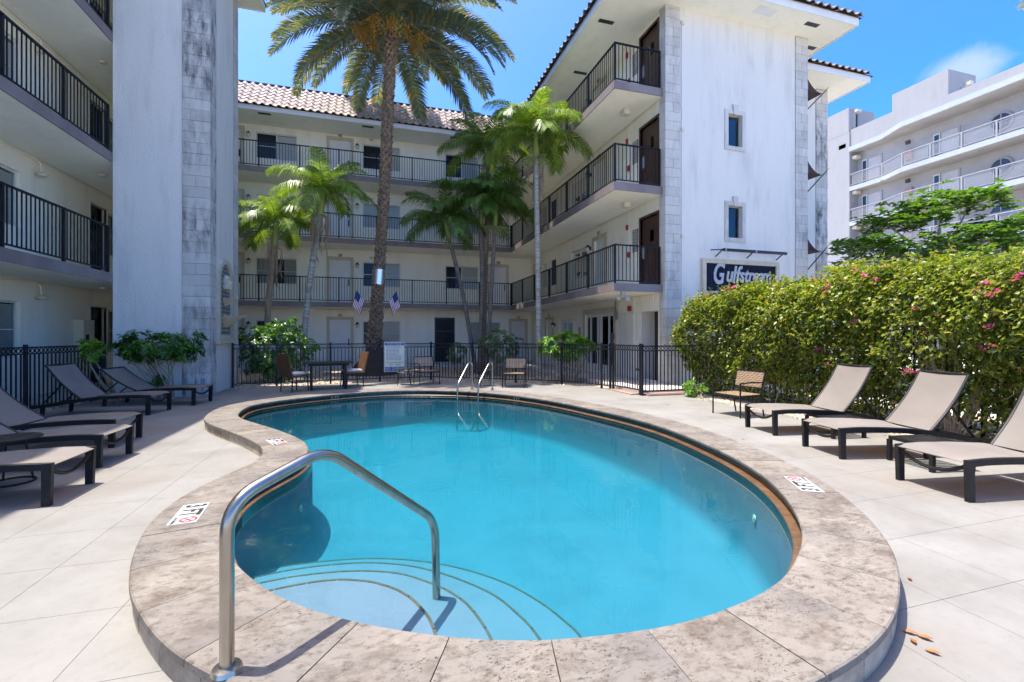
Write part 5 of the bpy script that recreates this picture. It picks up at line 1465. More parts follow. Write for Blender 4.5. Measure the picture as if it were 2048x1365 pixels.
palm_at('short feather palm over the white flowered bush beside the tower', (531,740), (537,610), (549,490), 16.6, 1.85, 15, MT['leaf_palm'], MT['dead'], .10, 9, 0, 11)
palm_at('feather palm with long dead fronds left of the date palm', (602,745), (617,585), (640,430), 16.0, 2.1, 16, MT['leaf_palm'], MT['pale_bark'], .10, 12, 1, 12)
palm_at('leaning feather palm with dark crown right of the date palm', (952,740), (928,600), (899,480), 17.6, 2.2, 17, MT['leaf_palm_dk'], MT['brown_bark'], .075, 0, 1, 13)
palm_at('dark feather palm at the middle of the three trunk clump', (958,745), (964,590), (962,455), 17.3, 2.2, 17, MT['leaf_palm_dk'], MT['brown_bark'], .08, 2, 1, 14)
palm_at('slim feather palm with yellow green shaft in the trunk clump', (972,745), (984,560), (990,455), 16.8, 1.9, 14, MT['leaf_palm_dk'], MT['brown_bark'], .07, 0, 2, 15, 1.0)
palm_at('tallest feather palm of the trunk clump in front of the roof', (966,740), (972,520), (975,335), 18.2, 2.3, 17, MT['leaf_palm'], MT['brown_bark'], .08, 4, 1, 16)
palm_at('tall feather palm with pale spotted trunk before the side wing', (1078,762), (1076,560), (1072,318), 14.9, 2.0, 19, MT['leaf_palm'], MT['pale_bark'], .085, 9, 3, 17)

# ---- date palm
dx, dy = site(752, 17.0); tx, ty = site(783, 17.0); zt_ = hgt(62, 17.0)
dp = thing('date_palm', 'tall date palm with scaly trunk and orange fruit clusters', 'palm tree', (dx, dy, 0))
c = curve3([(dx-.1, dy, -.05), (dx, dy, 2.0), (lerp(dx, tx, .55), dy, 7.0), (tx, ty, zt_)], 20)
def drad(z): return .168 + .80*max(0, 1-z/1.5)**2 + .06*max(0, 1-z/4.5) + (.05 if z > zt_-1.0 else 0)
MB().tube(c, [drad(p.z)*.93 for p in c], 16).build('trunk', MT['bark'], dp, True)
m = MB(); z = .9; k = 0; rs = random.Random(4)
def axis(z):
    for a, b in zip(c, c[1:]):
        if a.z <= z <= b.z: return a.lerp(b, (z-a.z)/(b.z-a.z))
    return c[-1].copy()
while z < zt_+.05:
    az = k*2.39996; p = axis(z); r_ = drad(z)*.93; o_ = Vector((math.cos(az), math.sin(az), 0)); s_ = Vector((-o_.y, o_.x, 0))
    w = .082*rs.uniform(.8, 1.2)*(1+.5*max(0, 1-z/3)); h = .10*rs.uniform(.8, 1.2); out = rs.uniform(.05, .095)*(1+max(0, 1-z/3.2))
    a = p+o_*r_*.97; b = a+o_*out+Vector((0, 0, h*.75))
    m.hexa([a-s_*w-Vector((0,0,h*.55)), a+s_*w-Vector((0,0,h*.55)), a+s_*w*.9-o_*.05, a-s_*w*.9-o_*.05, b-s_*w*.62, b+s_*w*.62, b+s_*w*.55-o_*.05+Vector((0,0,.02)), b-s_*w*.55-o_*.05+Vector((0,0,.02))])
    k += 1; z += .017 if z > 2.5 else .019
m.build('leaf_bases', MT['boot'], dp)
m = MB(); top = Vector((tx, ty, zt_)); rs = random.Random(21); NF = 86
for i in range(NF):
    q = i/NF; az = i*2.39996+rs.uniform(-.2, .2)
    e0 = lerp(1.45, -.10, q**.85)+rs.uniform(-.12, .12); e1 = lerp(.55, -1.15, q**.7)+rs.uniform(-.2, .15)
    b = top+Vector((math.cos(az)*.2, math.sin(az)*.2, lerp(.75, .15, q)))
    frond(m, b, az, e0, e1, rs.uniform(4.1, 5.0), 84, .74, .055, .42, .42, .034, rs, .28, .95)
m.build('crown', MT['leaf_date'], dp)
m = MB()
for i in range(90):
    az = i*2.39996; q = i/90; b = top+Vector((math.cos(az)*.22, math.sin(az)*.22, -.05+.8*q)); e = lerp(.6, 1.4, q)
    d = Vector((math.cos(az)*math.cos(e), math.sin(az)*math.cos(e), math.sin(e))); m.tube([b, b+d*.25, b+d*.55], [.035, .025, .012], 4)
m.build('frond_stubs', MT['shaft'], dp)
for i, (az, l) in enumerate(((3.0, 1.0), (3.5, 1.25), (2.5, .8), (.1, .9), (-.5, 1.2), (-1.6, 1.0), (-2.1, 1.15), (-1.0, .9), (-2.6, .9))):
    m = MB(); b = top+Vector((0, 0, .35)); e = top+Vector((math.cos(az)*l, math.sin(az)*l, .05-.25*l)); rs = random.Random(i)
    m.tube([b, (b+e)/2+Vector((0, 0, .3)), e], [.03, .025, .02], 5)
    for k in range(60):
        g = e+Vector((rs.gauss(0, .13), rs.gauss(0, .13), -abs(rs.gauss(.2, .22)))); m.tube([e.lerp(g, .3), g], [.004, .004], 3)
        bm = bmesh.new(); bmesh.ops.create_icosphere(bm, subdivisions=1, radius=.028); m.addbm(bm, Matrix.Translation(g))
    m.build('fruit_cluster', MT['dates'], dp)
zb = hgt(555, 17.0); pb = axis(zb); band = thing('trunk_band', 'shiny sheet metal band wrapped round the date palm trunk', 'metal band', pb-Vector((0, 0, .3)))
MB().tube([axis(zb-.28), axis(zb+.28)], drad(zb)+.065, 24, False).build('band_sheet', MT['sheet'], band, True)
MT['flagred'] = pmat('flag red', (.38, .02, .035), None, rough=.8); MT['flagwhite'] = pmat('flag white', (.74, .74, .76), None, rough=.8); MT['flagblue'] = pmat('flag blue', (.03, .05, .17), None, rough=.8)
for s in (-1, 1):
    zf = hgt(618, 17.0); p = axis(zf)+Vector((s*(drad(zf)+.0), -.12, 0))
    fg = thing('flag', 'small striped stick flag on the ' + ('tower side' if s < 0 else 'screen door side') + ' of the date palm trunk', 'flag', p, 0, 'stick flags on the date palm')
    a, b = p, p+Vector((s*.52, -.10, .66)); d = (b-a).normalized(); fall = Vector((s*.30, .0, -1)).normalized()
    MB().tube([a-Vector((s*.1, 0, .12)), b], .008, 6).build('pole', MT['twig'], fg)
    K = 13; top_, hang = b-d*.02, .56
    for mat, nm, sel in (('flagred', 'red_stripes', 0), ('flagwhite', 'white_stripes', 1)):
        m = MB()
        for k in range(K):
            if k % 2 != sel: continue
            for j in range(6):
                def fp(u, w): return top_-d*(.46*u)+fall*(hang*w)+Vector((0, -.03*math.sin(u*7+w*5), 0))
                if k < 7 and j < 3: continue
                m.quad(fp(k/K, j/6), fp((k+1)/K, j/6), fp((k+1)/K, (j+1)/6), fp(k/K, (j+1)/6))
        m.build(nm, MT[mat], fg)
    m = MB()
    for k in range(7):
        for j in range(3): m.quad(fp(k/K, j/6), fp((k+1)/K, j/6), fp((k+1)/K, (j+1)/6), fp(k/K, (j+1)/6))
    m.build('canton', MT['flagblue'], fg)

# ---- shrubs
def shrub(name, label, c, rad, tips, per, ll, lw, mat, base, stems=8, seed=0, flowers=None, group=None):
    rs = np.random.default_rng(seed); rp = random.Random(seed)
    o = thing(name, label, 'shrub', (*base, 0), 0, group); c = np.array(c); rad = np.array(rad)
    d = rs.normal(size=(tips, 3)); d /= np.linalg.norm(d, axis=1, keepdims=True)
    rr = rs.uniform(.45, 1.0, tips)**.6*(1+.22*np.sin(d[:, :1]*5+seed)[:, 0]*np.cos(d[:, 2]*4))
    T = c+d*rad*rr[:, None]
    P, D, N = [], [], []
    for t, q in zip(T, d):
        ax = q+np.array([0, 0, .7]); ax /= np.linalg.norm(ax)
        for k in range(per):
            a = k*2.4+rs.uniform(0, .5); u = np.cross(ax, [0.3, .2, 1.0]); u /= np.linalg.norm(u)+1e-6; w = np.cross(ax, u)
            dd = u*math.cos(a)+w*math.sin(a)+ax*rs.uniform(-.1, .9); P.append(t-ax*rs.uniform(0, .08)); D.append(dd); N.append(ax+rs.normal(size=3)*.2)
    n = len(P); leaves_mesh('crown', P, D, N, ll*rs.uniform(.7, 1.15, n), lw*rs.uniform(.75, 1.15, n), mat, o)
    m = MB(); b = Vector((*base, -.02))
    for i in range(stems):
        t = Vector(T[rp.randrange(tips)]); s0 = b+Vector((rp.uniform(-.2, .2)*rad[0], rp.uniform(-.15, .15), 0)); mid = s0.lerp(t, .5)+Vector((rp.uniform(-.12, .12), rp.uniform(-.1, .1), rp.uniform(-.05, .12)))
        cc = curve3([s0, mid, t], 5); m.tube(cc, [lerp(.022, .006, i_/(len(cc)-1)) for i_ in range(len(cc))], 6)
        for _ in range(2):
            q = cc[rp.randrange(4, len(cc))]; e = Vector(T[rp.randrange(tips)]); e = q.lerp(e, min(1, .5/max(.01, (e-q).length))); m.tube([q, (q+e)/2+Vector((0, 0, .03)), e], [.009, .007, .004], 5)
    m.build('stems', MT['twig'], o, True)
    if flowers:
        fm = MB()
        for k in range(6):
            a = k*1.047; fm.quad((0, 0, 0), (.03*math.cos(a-.4), .03*math.sin(a-.4), .012), (.045*math.cos(a), .045*math.sin(a), .004), (.03*math.cos(a+.4), .03*math.sin(a+.4), .012))
        fme = fm.mesh('blossom', MT['paper'])
        for k in range(flowers):
            i = rp.randrange(tips); q = Vector(d[i]); 
            if q.y > .2: continue
            p = Vector(c+d[i]*rad*1.12); inst('blossom', fme, o, Matrix.Translation(p) @ q.to_track_quat('Z', 'Y').to_matrix().to_4x4())
    return o
shrub('shrub', 'glossy dark green shrub in front of the quoined tower', (-4.62, 12.05, 1.22), (.95, .42, .34), 150, 12, .15, .062, MT['leaf_shrub'], (-4.5, 12.1), 12, 1)
shrub('shrub', 'small yellowish shrub leaning beside the dark fence corner', (-5.62, 11.55, 1.12), (.24, .2, .26), 26, 10, .13, .05, MT['leaf_lime'], (-5.15, 11.75), 4, 2)
shrub('shrub', 'low leafy sprig behind the lounger with low backrest', (-4.62, 11.98, .42), (.12, .1, .13), 8, 10, .13, .055, MT['leaf_shrub'], (-4.6, 12.0), 3, 12)
shrub('shrub', 'rounded dark green bush with white flowers behind the wicker chairs', (-3.05, 15.75, .98), (1.18, .85, .98), 420, 11, .14, .06, MT['leaf_shrub'], (-3.0, 15.7), 10, 3, 26)
shrub('shrub', 'bright lime green shrub with bare forked stems near the gate', (5.62, 12.95, 1.12), (.98, .5, .42), 210, 12, .16, .06, MT['leaf_lime'], (5.75, 12.8), 14, 4)
shrub('shrub', 'pale green loose shrub behind the woven chair at the palm clump', (4.25, 15.6, 1.12), (.85, .6, .62), 120, 12, .12, .06, MT['leaf_pale'], (4.2, 15.6), 10, 5)
shrub('shrub', 'small pale shrub in the bed by the screen door', (2.9, 16.6, .8), (.4, .35, .5), 40, 11, .12, .055, MT['leaf_pale'], (2.9, 16.6), 5, 6)
shrub('shrub', 'low lime green weed at the end of the hedge', (7.25, 9.05, .22), (.28, .26, .2), 34, 10, .12, .04, MT['leaf_lime'], (7.25, 9.05), 5, 7)

# ---- flowering hedge
hg = thing('bougainvillea_hedge', 'tall clipped flowering hedge with magenta blossoms behind the sunlit loungers', 'hedge', (7.9, 5.0, 0))
rs = np.random.default_rng(5)
PROF = np.array([(7.95,.05),(7.72,.45),(7.52,.95),(7.40,1.45),(7.36,1.95),(7.46,2.35),(7.75,2.62),(8.3,2.74),(8.9,2.68),(9.3,2.45)])
seg = np.r_[0, np.cumsum(np.hypot(*np.diff(PROF, axis=0).T))]; seg /= seg[-1]
def hedge_pt(u, y):
    x = np.interp(u, seg, PROF[:, 0]); z = np.interp(u, seg, PROF[:, 1])
    zt = np.interp(y, [0, 3.2, 5.4, 7.4, 10], [2.3, 2.42, 2.60, 2.48, 2.46])+.05*np.sin(y*1.9)+.03*np.sin(y*4.7+1); z = z*zt/2.74
    e = np.clip((10.05-y)/.55, 0, 1); k = np.sqrt(np.clip(1-(1-e)**2, 0, 1))     # rounded far end
    x = 8.3+(x-8.3)*(.25+.75*k); z = z*(.70+.30*k)
    x = x - .10*np.clip(y-8.0, 0, 2)*np.clip(z/1.5, 0, 1)*0.8
    lump = .10*np.sin(y*2.3+z*3.1)+.085*np.sin(y*5.1-z*4.3+1)+.06*np.sin(y*9.7+z*8)+.035*np.sin(y*17+z*13)
    return x-lump*.8, y+.05*np.sin(z*7+y*3), z+lump*.5*(u > .55)
n = 98000; u = rs.uniform(0, 1, n); y = rs.uniform(-1.2, 10.05, n)
vis = rs.uniform(0, 1, n) < np.where(y < 1.5, .35, 1.0); u, y = u[vis], y[vis]
x, y2, z = hedge_pt(u, y)
# thin places: low skirt, and the gap where fence and trunk show
keep = rs.uniform(0, 1, len(x)) < np.clip(.55+z*.5, .4, 1)
gap = np.exp(-((y2-4.55-.25*(z-.8))/.42)**2)*np.clip((1.75-z)/.35, 0, 1); keep &= rs.uniform(0, 1, len(x)) > gap*.96
gap2 = np.exp(-((y2-7.3)/.5)**2)*np.exp(-((z-1.15)/.22)**2); keep &= rs.uniform(0, 1, len(x)) > gap2*.75
hole = np.sin(y2*3.7+2)*np.sin(z*4.9+y2)*.5+np.sin(y2*7.9-z*6)*.35; keep &= rs.uniform(0, 1, len(x)) > np.clip(hole-.12, 0, .9)
x, y2, z, u = x[keep], y2[keep], z[keep], u[keep]
dx2 = hedge_pt(np.clip(u+.02, 0, 1), y2)[0]-hedge_pt(np.clip(u-.02, 0, 1), y2)[0]; dz2 = hedge_pt(np.clip(u+.02, 0, 1), y2)[2]-hedge_pt(np.clip(u-.02, 0, 1), y2)[2]
Nn = np.stack([-dz2, .15*np.ones_like(x), dx2], 1); Nn /= np.linalg.norm(Nn, axis=1, keepdims=True)
P = np.stack([x, y2, z], 1)-Nn*rs.exponential(.15, len(x))[:, None]+Nn*rs.exponential(.03, len(x))[:, None]+rs.normal(size=(len(x), 3))*.02
N = Nn*.8+np.array([0, 0, .55])+rs.normal(size=P.shape)*.42
D = rs.normal(size=P.shape)+np.array([-.25, 0, -.35]); D -= N*(np.sum(D*N, 1)/np.sum(N*N, 1))[:, None]
leaves_mesh('foliage', P, D, N, rs.uniform(.058, .10, len(P)), rs.uniform(.04, .064, len(P)), MT['leaf_hedge'], hg)
n_s = 420; us = rs.uniform(.22, .86, n_s); ys = rs.uniform(1.0, 9.9, n_s); sx_, sy_, sz_2 = hedge_pt(us, ys); SP, SD, SN = [], [], []
tw = MB()
for a, b_, c_, uu in zip(sx_, sy_, sz_2, us):
    q = Vector((a, b_, c_)); out = Vector((-.55 if uu < .6 else -.1, rs.normal()*.35, .35+.9*(uu > .5))).normalized(); ln = rs.uniform(.10, .30)
    tw.tube([q-out*.1, q+out*ln*.5, q+out*ln+Vector((0, 0, -.03))], [.004, .003, .0015], 3)
    for k in range(int(5+ln*26)):
        s_ = rs.uniform(.0, 1); pp = q+out*ln*s_; dd = rs.normal(size=3)*.7+np.array(out)*.5; SP.append(tuple(pp)); SD.append(dd); SN.append(rs.normal(size=3)*.5+np.array([-.3, 0, .8]))
leaves_mesh('shoots', SP, SD, SN, rs.uniform(.045, .08, len(SP)), rs.uniform(.03, .05, len(SP)), MT['leaf_lime2'], hg)
tw.build('shoot_stems', MT['twig'], hg)
# far side so that the hedge is closed from behind
n = 22000; y = rs.uniform(-1, 10, n); z = rs.uniform(.3, 2.6, n); P = np.stack([9.0+.1*np.sin(y*3)+rs.normal(size=n)*.14, y, z*np.clip(2.38+.075*(y-3.2), 2.25, 2.8)/2.74], 1)
leaves_mesh('rear_foliage', P, rs.normal(size=P.shape), np.array([1, 0, .5])+rs.normal(size=P.shape)*.4, .10, .075, MT['leaf_hedge'], hg)
# bare sprays sticking out of the top
m = MB(); rp = random.Random(3)
for i in range(130):
    yy = rp.uniform(1.2, 9.8); b = Vector((rp.uniform(7.75, 8.5), yy, .0)); uu = rp.uniform(.05, .75); q = hedge_pt(np.array([uu]), np.array([yy+rp.uniform(-.5, .5)])); e = Vector((float(q[0][0])+.16, float(q[1][0]), float(q[2][0])-.06))
    cc = curve3([b, b.lerp(e, .5)+Vector((rp.uniform(-.05, .25), rp.uniform(-.3, .3), rp.uniform(0, .2))), e], 5); m.tube(cc, [lerp(rp.uniform(.006, .014), .003, k/(len(cc)-1)) for k in range(len(cc))], 4)
for i in range(170):
    yy = rp.uniform(3, 9.6); zz = rp.uniform(.15, 1.3); a = Vector((rp.uniform(7.5, 7.8), yy, zz)); e = a+Vector((rp.uniform(-.1, .25), rp.uniform(-.35, .35), rp.uniform(-.15, .3))); m.tube([a, (a+e)/2+Vector((rp.uniform(-.05, .05), 0, rp.uniform(-.04, .06))), e], [.004, .004, .002], 3)
m.build('stems', MT['twig'], hg, True)
m = MB(); b = Vector((8.0, 4.45, -.05))
for e, r0 in (((7.85, 4.75, 1.9), .06), ((8.3, 4.2, 2.1), .05), ((7.9, 3.9, 1.4), .04), ((8.1, 5.2, 1.7), .035), ((7.75, 4.3, 2.1), .035)):
    e = Vector(e); cc = curve3([b, b.lerp(e, .4)+Vector((.08, rp.uniform(-.15, .15), 0)), e], 8); m.tube(cc, [lerp(r0, .012, k/(len(cc)-1))*(1+.12*math.sin(k*2.3)) for k in range(len(cc))], 8)
m.build('trunk', MT['twig'], hg, True)
fm = MB(); rp = random.Random(8)
for k in range(16):
    a, e = rp.uniform(0, 6.28), rp.uniform(-.2, 1.4); d = Vector((math.cos(a)*math.cos(e), math.sin(a)*math.cos(e), math.sin(e))); s_ = Vector((-d.y, d.x, .2)).normalized()*.022; p = d*rp.uniform(.01, .05)
    fm.quad(p, p+d*.025+s_, p+d*.055, p+d*.025-s_)
FL, FLO = fm.mesh('blossom', MT['flower']), fm.mesh('blossom', MT['flower_o'])
for i, (px, py) in enumerate(((1655,675),(1715,648),(1657,585),(1660,577),(1835,620),(1885,640),(1958,586),(1985,598),(1998,592),(1967,700),(1975,706),(1820,748),(1838,750),(1638,705),(1645,702),(1660,730),(1470,576),(1466,570),(1474,568),(1463,566),(1756,567),(1983,663),(2045,748),(1975,574),(1989,697),(1632,543),(1640,541),(1710,541),(1716,545),(1417,556),(1452,552),(1968,516),(2038,563),(2046,560),(1733,556),(1990,530))):
    best = None
    for uu in np.linspace(.15, .8, 60):
        U_ = (px-1024)/910; dirx, diry = math.sin(CA)+U_*math.cos(CA), math.cos(CA)-U_*math.sin(CA)
        yy = 5.0
        for _ in range(6):
            q = hedge_pt(np.array([uu]), np.array([yy])); yy = float(q[0][0])*diry/dirx
        t = float(q[0][0])/dirx; e = abs(hgt(py, t)-float(q[2][0]))
        if best is None or e < best[0]: best = (e, (float(q[0][0])-.05, yy, float(q[2][0])+.02))
    inst('blossom', FLO if i in (24, 16, 22) else FL, hg, TR(*best[1], i*1.3) @ Matrix.Scale(random.uniform(.55, .95), 4))

# ---- pebbles and dry litter on the beds
n = 9000; P = np.stack([rs.uniform(-4, 7.2, n), rs.uniform(11.2, 20.5, n), np.full(n, .0)], 1)
ok = np.array([not inside(p[0], p[1], DECK) and p[1] > 13.3-.35*max(0, p[0]-2) for p in P]); P = P[ok]
nr = len(P); D = rs.normal(size=(nr, 3))*np.array([1, 1, .15]); N = np.array([0, 0, 1])+rs.normal(size=(nr, 3))*.3
lit = leaves_mesh('bed_litter', P, D, N, rs.uniform(.04, .12, nr), rs.uniform(.03, .07, nr), MT['pebble'], None); stuff(lit); lit['label'] = 'pebbles and dry leaf litter on the planting bed'
n = 2600; P = np.stack([rs.uniform(7.0, 8.6, n), rs.uniform(0, 9.5, n), np.full(n, .0)], 1)
l2 = leaves_mesh('hedge_litter', P, rs.normal(size=(n, 3))*np.array([1, 1, .15]), np.array([0, 0, 1])+rs.normal(size=(n, 3))*.3, rs.uniform(.03, .07, n), .03, MT['pebble'], None); stuff(l2); l2['label'] = 'dry leaf litter under the flowering hedge'
n = 1500; P = np.stack([rs.uniform(-6.6, -3.9, n), rs.uniform(9, 12.5, n), np.full(n, .0)], 1); ok = np.array([not inside(p[0], p[1], DECK) for p in P]); P = P[ok]; n = len(P)
l3 = leaves_mesh('fence_litter', P, rs.normal(size=(n, 3))*np.array([1, 1, .15]), np.array([0, 0, 1])+rs.normal(size=(n, 3))*.3, rs.uniform(.04, .09, n), .05, MT['pebble'], None); stuff(l3); l3['label'] = 'pebbles and dry leaves along the left fence'

# ---- beyond the hedge: tiered broadleaf tree and yellow green palms
T_ = 13.5
def W3(px, py, t=T_): return Vector((*site(px, t), hgt(py, t)))
at_ = thing('broadleaf_tree', 'tiered broadleaf tree with flat leaf layers rising above the hedge', 'tree', (*site(1885, T_), 0))
P, D, N = [], [], []
for px, py, rx, rz, cnt, t in ((1880,412,112,17,150,13.5),(1945,392,55,12,70,13.2),(1775,447,60,14,90,13.8),(1840,440,60,12,70,13.0),(2010,458,85,18,150,13.0),(1960,478,60,12,80,14.0),(1845,492,150,18,190,13.6),(1730,492,60,14,80,13.2),(1790,520,120,22,150,13.8),(1990,515,90,26,150,13.2),(1900,530,130,20,150,12.8),(2090,440,60,20,90,13.4)):
    ce = W3(px, py, t); sx = rx/910*t; sz_ = rz/910*t
    for k in range(cnt):
        a, r_ = rs.uniform(0, 6.28), math.sqrt(rs.uniform(0, 1)); q = ce+CR*(sx*r_*math.cos(a))+CF*(sx*.8*r_*math.sin(a)); q.z += sz_*rs.normal()*.5+.10*math.sin(a*3)
        for j in range(7):
            b = j*.9+rs.uniform(0, .6); P.append((q.x, q.y, q.z)); D.append((math.cos(b), math.sin(b), rs.uniform(-.25, .45))); N.append((rs.normal()*.3, rs.normal()*.3, 1))
leaves_mesh('crown', P, D, N, rs.uniform(.13, .24, len(P)), rs.uniform(.08, .12, len(P)), MT['leaf_almond'], at_)
b = Vector((*site(1885, T_), -.05)); hub = W3(1880, 545)
m = MB().tube(curve3([b, (b+hub)/2+Vector((.05, 0, 0)), hub], 6), .09, 8)
for px, py in ((1880,420),(1875,430),(1775,452),(1945,400),(2010,465),(1845,498),(1730,500),(1990,520)):
    e = W3(px, py); m.tube(curve3([hub, hub.lerp(e, .5)+Vector((0, 0, .12)), e], 5), [.05, .045, .042, .038, .035, .032, .028, .024, .02, .016, .012], 6)
m.build('trunk', MT['twig'], at_, True)
def frond_clump(label, px, py, t, n, L_, seed, ll=.3):
    rs_ = random.Random(seed); p = W3(px, py, t); o = thing('areca_palm', label, 'palm tree', (p.x, p.y, 0), 0, 'yellow green palms beyond the hedge'); m = MB()
    st = MB()
    for i in range(n):
        az = i*2.4+rs_.uniform(-.3, .3); b = Vector((p.x+rs_.uniform(-.15, .15), p.y+rs_.uniform(-.15, .15), p.z-.3)); frond(m, b, az, rs_.uniform(.7, 1.35), rs_.uniform(-.7, .2), L_*rs_.uniform(.8, 1.1), 26, ll, .03, .4, .35, .012, rs_)
        st.tube([(b.x, b.y, -.02), tuple(b)], [.03, .02], 5)
    m.build('crown', MT['leaf_areca'], o); st.build('trunk', MT['shaft'], o)
frond_clump('yellow green palm fronds above the hedge by the end tower', 1690, 540, 11.5, 9, .75, 1)
frond_clump('yellow green palm fronds above the middle of the hedge', 1750, 545, 11.8, 9, .7, 2)
frond_clump('feathery palm fronds below the flat topped tree', 1900, 535, 11.0, 9, 1.0, 3, .34)
frond_clump('feathery palm fronds at the edge of the flat topped tree', 1845, 545, 11.0, 7, .8, 4)
fp_ = thing('palm_tree', 'palm with only frond tips showing high at the photo edge', 'palm tree', (*site(2160, 12.5), 0))
m = MB(); rs_ = random.Random(5); p = W3(2150, -75, 12.5)
for i in range(16): frond(m, p, i*2.4, rs_.uniform(.0, 1.2), rs_.uniform(-.9, -.1), 2.0, 40, .5, .035, .5, .25, .02, rs_)
m.build('crown', MT['leaf_date'], fp_); MB().tube([(p.x, p.y, -.05), tuple(p)], [.2, .14], 10).build('trunk', MT['pale_bark'], fp_, True)

# ------------------------------------------------------------------ white apartment house beyond the hedge
nb = thing('apartment_house', 'white five storey apartment house with mesh balconies beyond the hedge', 'building', (37, 20, 0))
FX, FX2 = 36.8, 37.6; lv = [2.1, 5.0, 7.9, 10.8, 13.7]
EDGE = [(FX, 6.0), (FX, 23.6), (FX2, 25.5), (FX2, 28.0)]
def nslab(z0, z1, name, mat, out=0.0, xin=40.5):
    m = MB(); poly = [(x-out, y) for x, y in EDGE] + [(xin, 28.0), (xin, 6.0)]
    m.prism(poly[::-1], z0, z1); return m.build(name, mat, nb)
for z in lv:
    nslab(z-.30, z, 'balcony_slab', MT['far_inner']); m = MB()
    for (a, b), (c_, d) in zip(EDGE, EDGE[1:]): m.bar((a-.02, b, z-.16), (c_-.02, d, z-.16), .05, .34)
    m.build('slab_edge', MT['far_grey'], nb)
nslab(16.62, 16.98, 'roof_slab', MT['far_grey'], .12)
nslab(16.60, 16.619, 'roof_soffit', MT['far_inner'], .05)
fn = Fr((38.5, 0, 0), (0, 1, 0), (-1, 0, 0))
MB().box(38.5, 5, 0, 46, 28, 16.9).build('wall', MT['far_inner'], nb)
MB().box(FX2-.02, 28.0, 0, 46, 40, 18.3).build('end_wall', MT['far_wall'], nb)
MB().box(FX2-.03, 28.05, 18.3, 40.5, 33, 20.3).build('stair_head', MT['far_wall'], nb)
MB().box(38.0, 28.03, 18.75, 38.5, 28.05, 19.85).build('stair_door', MT['far_inner'], nb)
MB().box(38.35, 28.0, 18.75, 38.5, 28.03, 19.85).build('dark_gap_strip', MT['interior'], nb)  # dark strip laid on the front, painting in the shade of a gap
MB().box(38.2, 27.8, 20.0, 38.7, 28.04, 20.2).build('stair_lamp', MT['plaster_box'], nb)
MB().box(37.2, 21.0, 16.98, 40.0, 24.5, 19.5).build('penthouse', MT['far_wall'], nb)
MB().box(FX+.25, 6.0, 16.981, FX+.45, 21.0, 17.7).build('parapet', MT['far_wall'], nb)
MB().box(FX2+.1, 24.6, 16.982, FX2+.3, 28.0, 18.45).build('parapet', MT['far_wall'], nb)
m = MB()
for z in (17.95, 18.15, 18.35): m.bar((38.4, 20.95, z), (39.6, 20.95, z), .04, .04)
for x in (38.4, 38.8, 39.2): m.bar((x, 20.95, 17.7), (x, 20.95, 18.4), .04, .04)
m.build('roof_rail', MT['grey'], nb)
m = MB().box(38.9, 20.7, 18.6, 39.2, 21.0, 18.85).box(40.2, 20.5, 17.9, 40.6, 20.9, 18.5); m.build('roof_fixture', MT['plaster_box'], nb)
MB().box(37.58, 28.3, 17.1, 37.6, 28.9, 17.45).build('wall_vent', MT['grey'], nb)
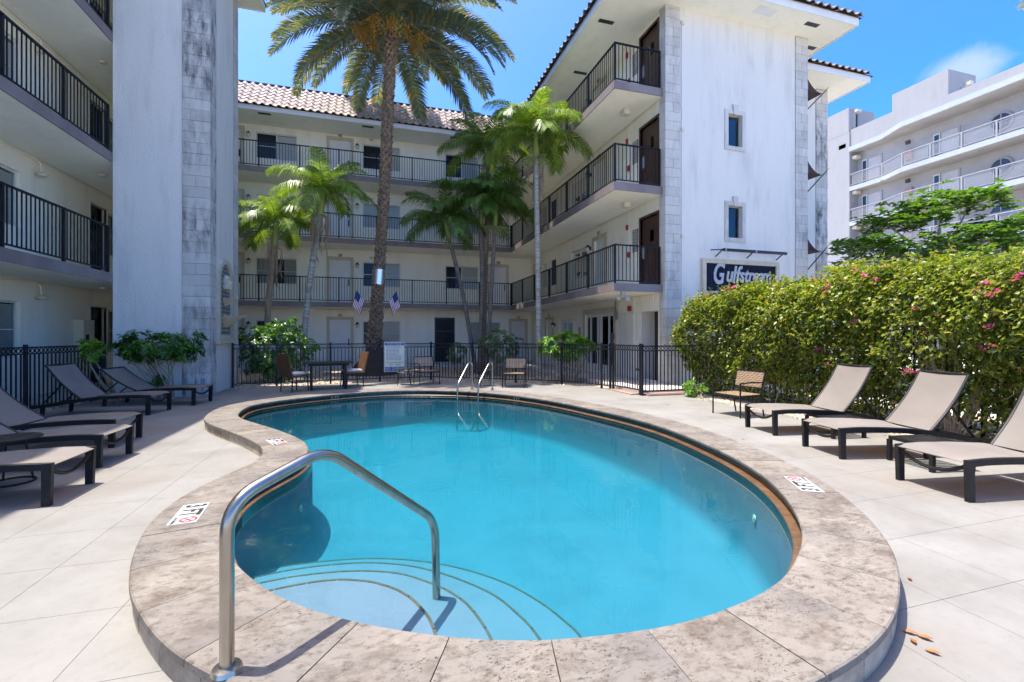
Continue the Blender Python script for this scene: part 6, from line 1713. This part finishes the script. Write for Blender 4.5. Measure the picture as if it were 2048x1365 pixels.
for z in lv:
    # railing
    m = MB(); posts = []
    for (a, b), (c_, d) in zip(EDGE, EDGE[1:]):
        p, q = Vector((a+.06, b, z)), Vector((c_+.06, d, z)); L_ = (q-p).length; n = max(1, round(L_/1.75))
        for h, t in ((1.05, .07), (.16, .045), (.95, .03)): m.bar(p+Vector((0, 0, h)), q+Vector((0, 0, h)), t, t)
        for i in range(n): posts.append((p.lerp(q, i/n), p.lerp(q, (i+1)/n)))
    rl = m.build('balcony_railing', MT['far_wall'], nb)
    for p, q in posts:
        MB().bar(p+Vector((-.02, 0, -.1)), p+Vector((-.02, 0, 1.05)), .09, .05).build('post', MT['far_wall'], rl)
        a, b = p.lerp(q, .08), p.lerp(q, .92)
        for e_ in (a, b): MB().bar(e_+Vector((0, 0, .16)), e_+Vector((0, 0, .95)), .03, .03).build('panel_stile', MT['far_wall'], rl)
        MB().quad(a+Vector((0, 0, .19)), b+Vector((0, 0, .19)), b+Vector((0, 0, .93)), a+Vector((0, 0, .93))).build('mesh_panel', MT['mesh'], rl)
    # doors and windows on the recessed wall
    for y in (26.6, 21.6, 14.0, 9.5):
        m = MB(); fn.box(m, y-.55, y+.55, .0, .06, z, z+2.15); dd = m.build('door', MT['far_inner'], nb)
        fn.box(MB(), y-.45, y+.45, .06, .07, z+.02, z+2.07).build('door_leaf', MT['walk'], dd)
        m = MB(); fn.box(m, y+.6, y+1.0, .0, .06, z, z+2.15); w = m.build('side_light', MT['frame_w'], nb); fn.box(MB(), y+.66, y+.94, .06, .068, z+.1, z+2.05).build('pane', MT['dark_pane'], w)
    for y in (18.9, 16.4, 11.6):
        c0 = fn.p(y, .01, z+1.45); rot = Vector((-1, 0, 0)).to_track_quat('Z', 'Y').to_matrix().to_4x4()
        w = inst('round_window', MB().lathe([(.62, .0), (.62, .09), (.50, .09), (.50, .02)], 28).mesh('round_window', MT['far_wall'], True), nb, Matrix.Translation(c0) @ rot)
        inst('pane', MB().lathe([(.0, .03), (.51, .03)], 28).mesh('pane', MT['dark_pane']), w, Matrix.Translation(c0) @ rot)
        m = MB(); fn.box(m, y-.03, y+.03, .045, .08, z+.96, z+1.94); fn.box(m, y-.49, y+.49, .046, .079, z+1.42, z+1.48); m.build('glazing_bar', MT['far_wall'], w)
    fn.box(MB(), 24.1, 24.35, .0, .15, z+2.15, z+2.4).build('wall_lamp', MT['door_brown'], nb)
    MB().box(37.8, 27.6, z+2.3, 38.3, 27.95, z+2.55).build('ceiling_lamp', MT['plaster_box'], nb)
    fn.box(MB(), 23.9, 24.3, .0, .2, z+.9, z+1.7).build('hose_cabinet', MT['redbox'], nb)
    for y in (25.4, 22.6, 19.4, 15.8): MB().box(37.4, y-.12, z+2.585, 37.64, y+.12, z+2.6).build('soffit_lamp', MT['grey'], nb)
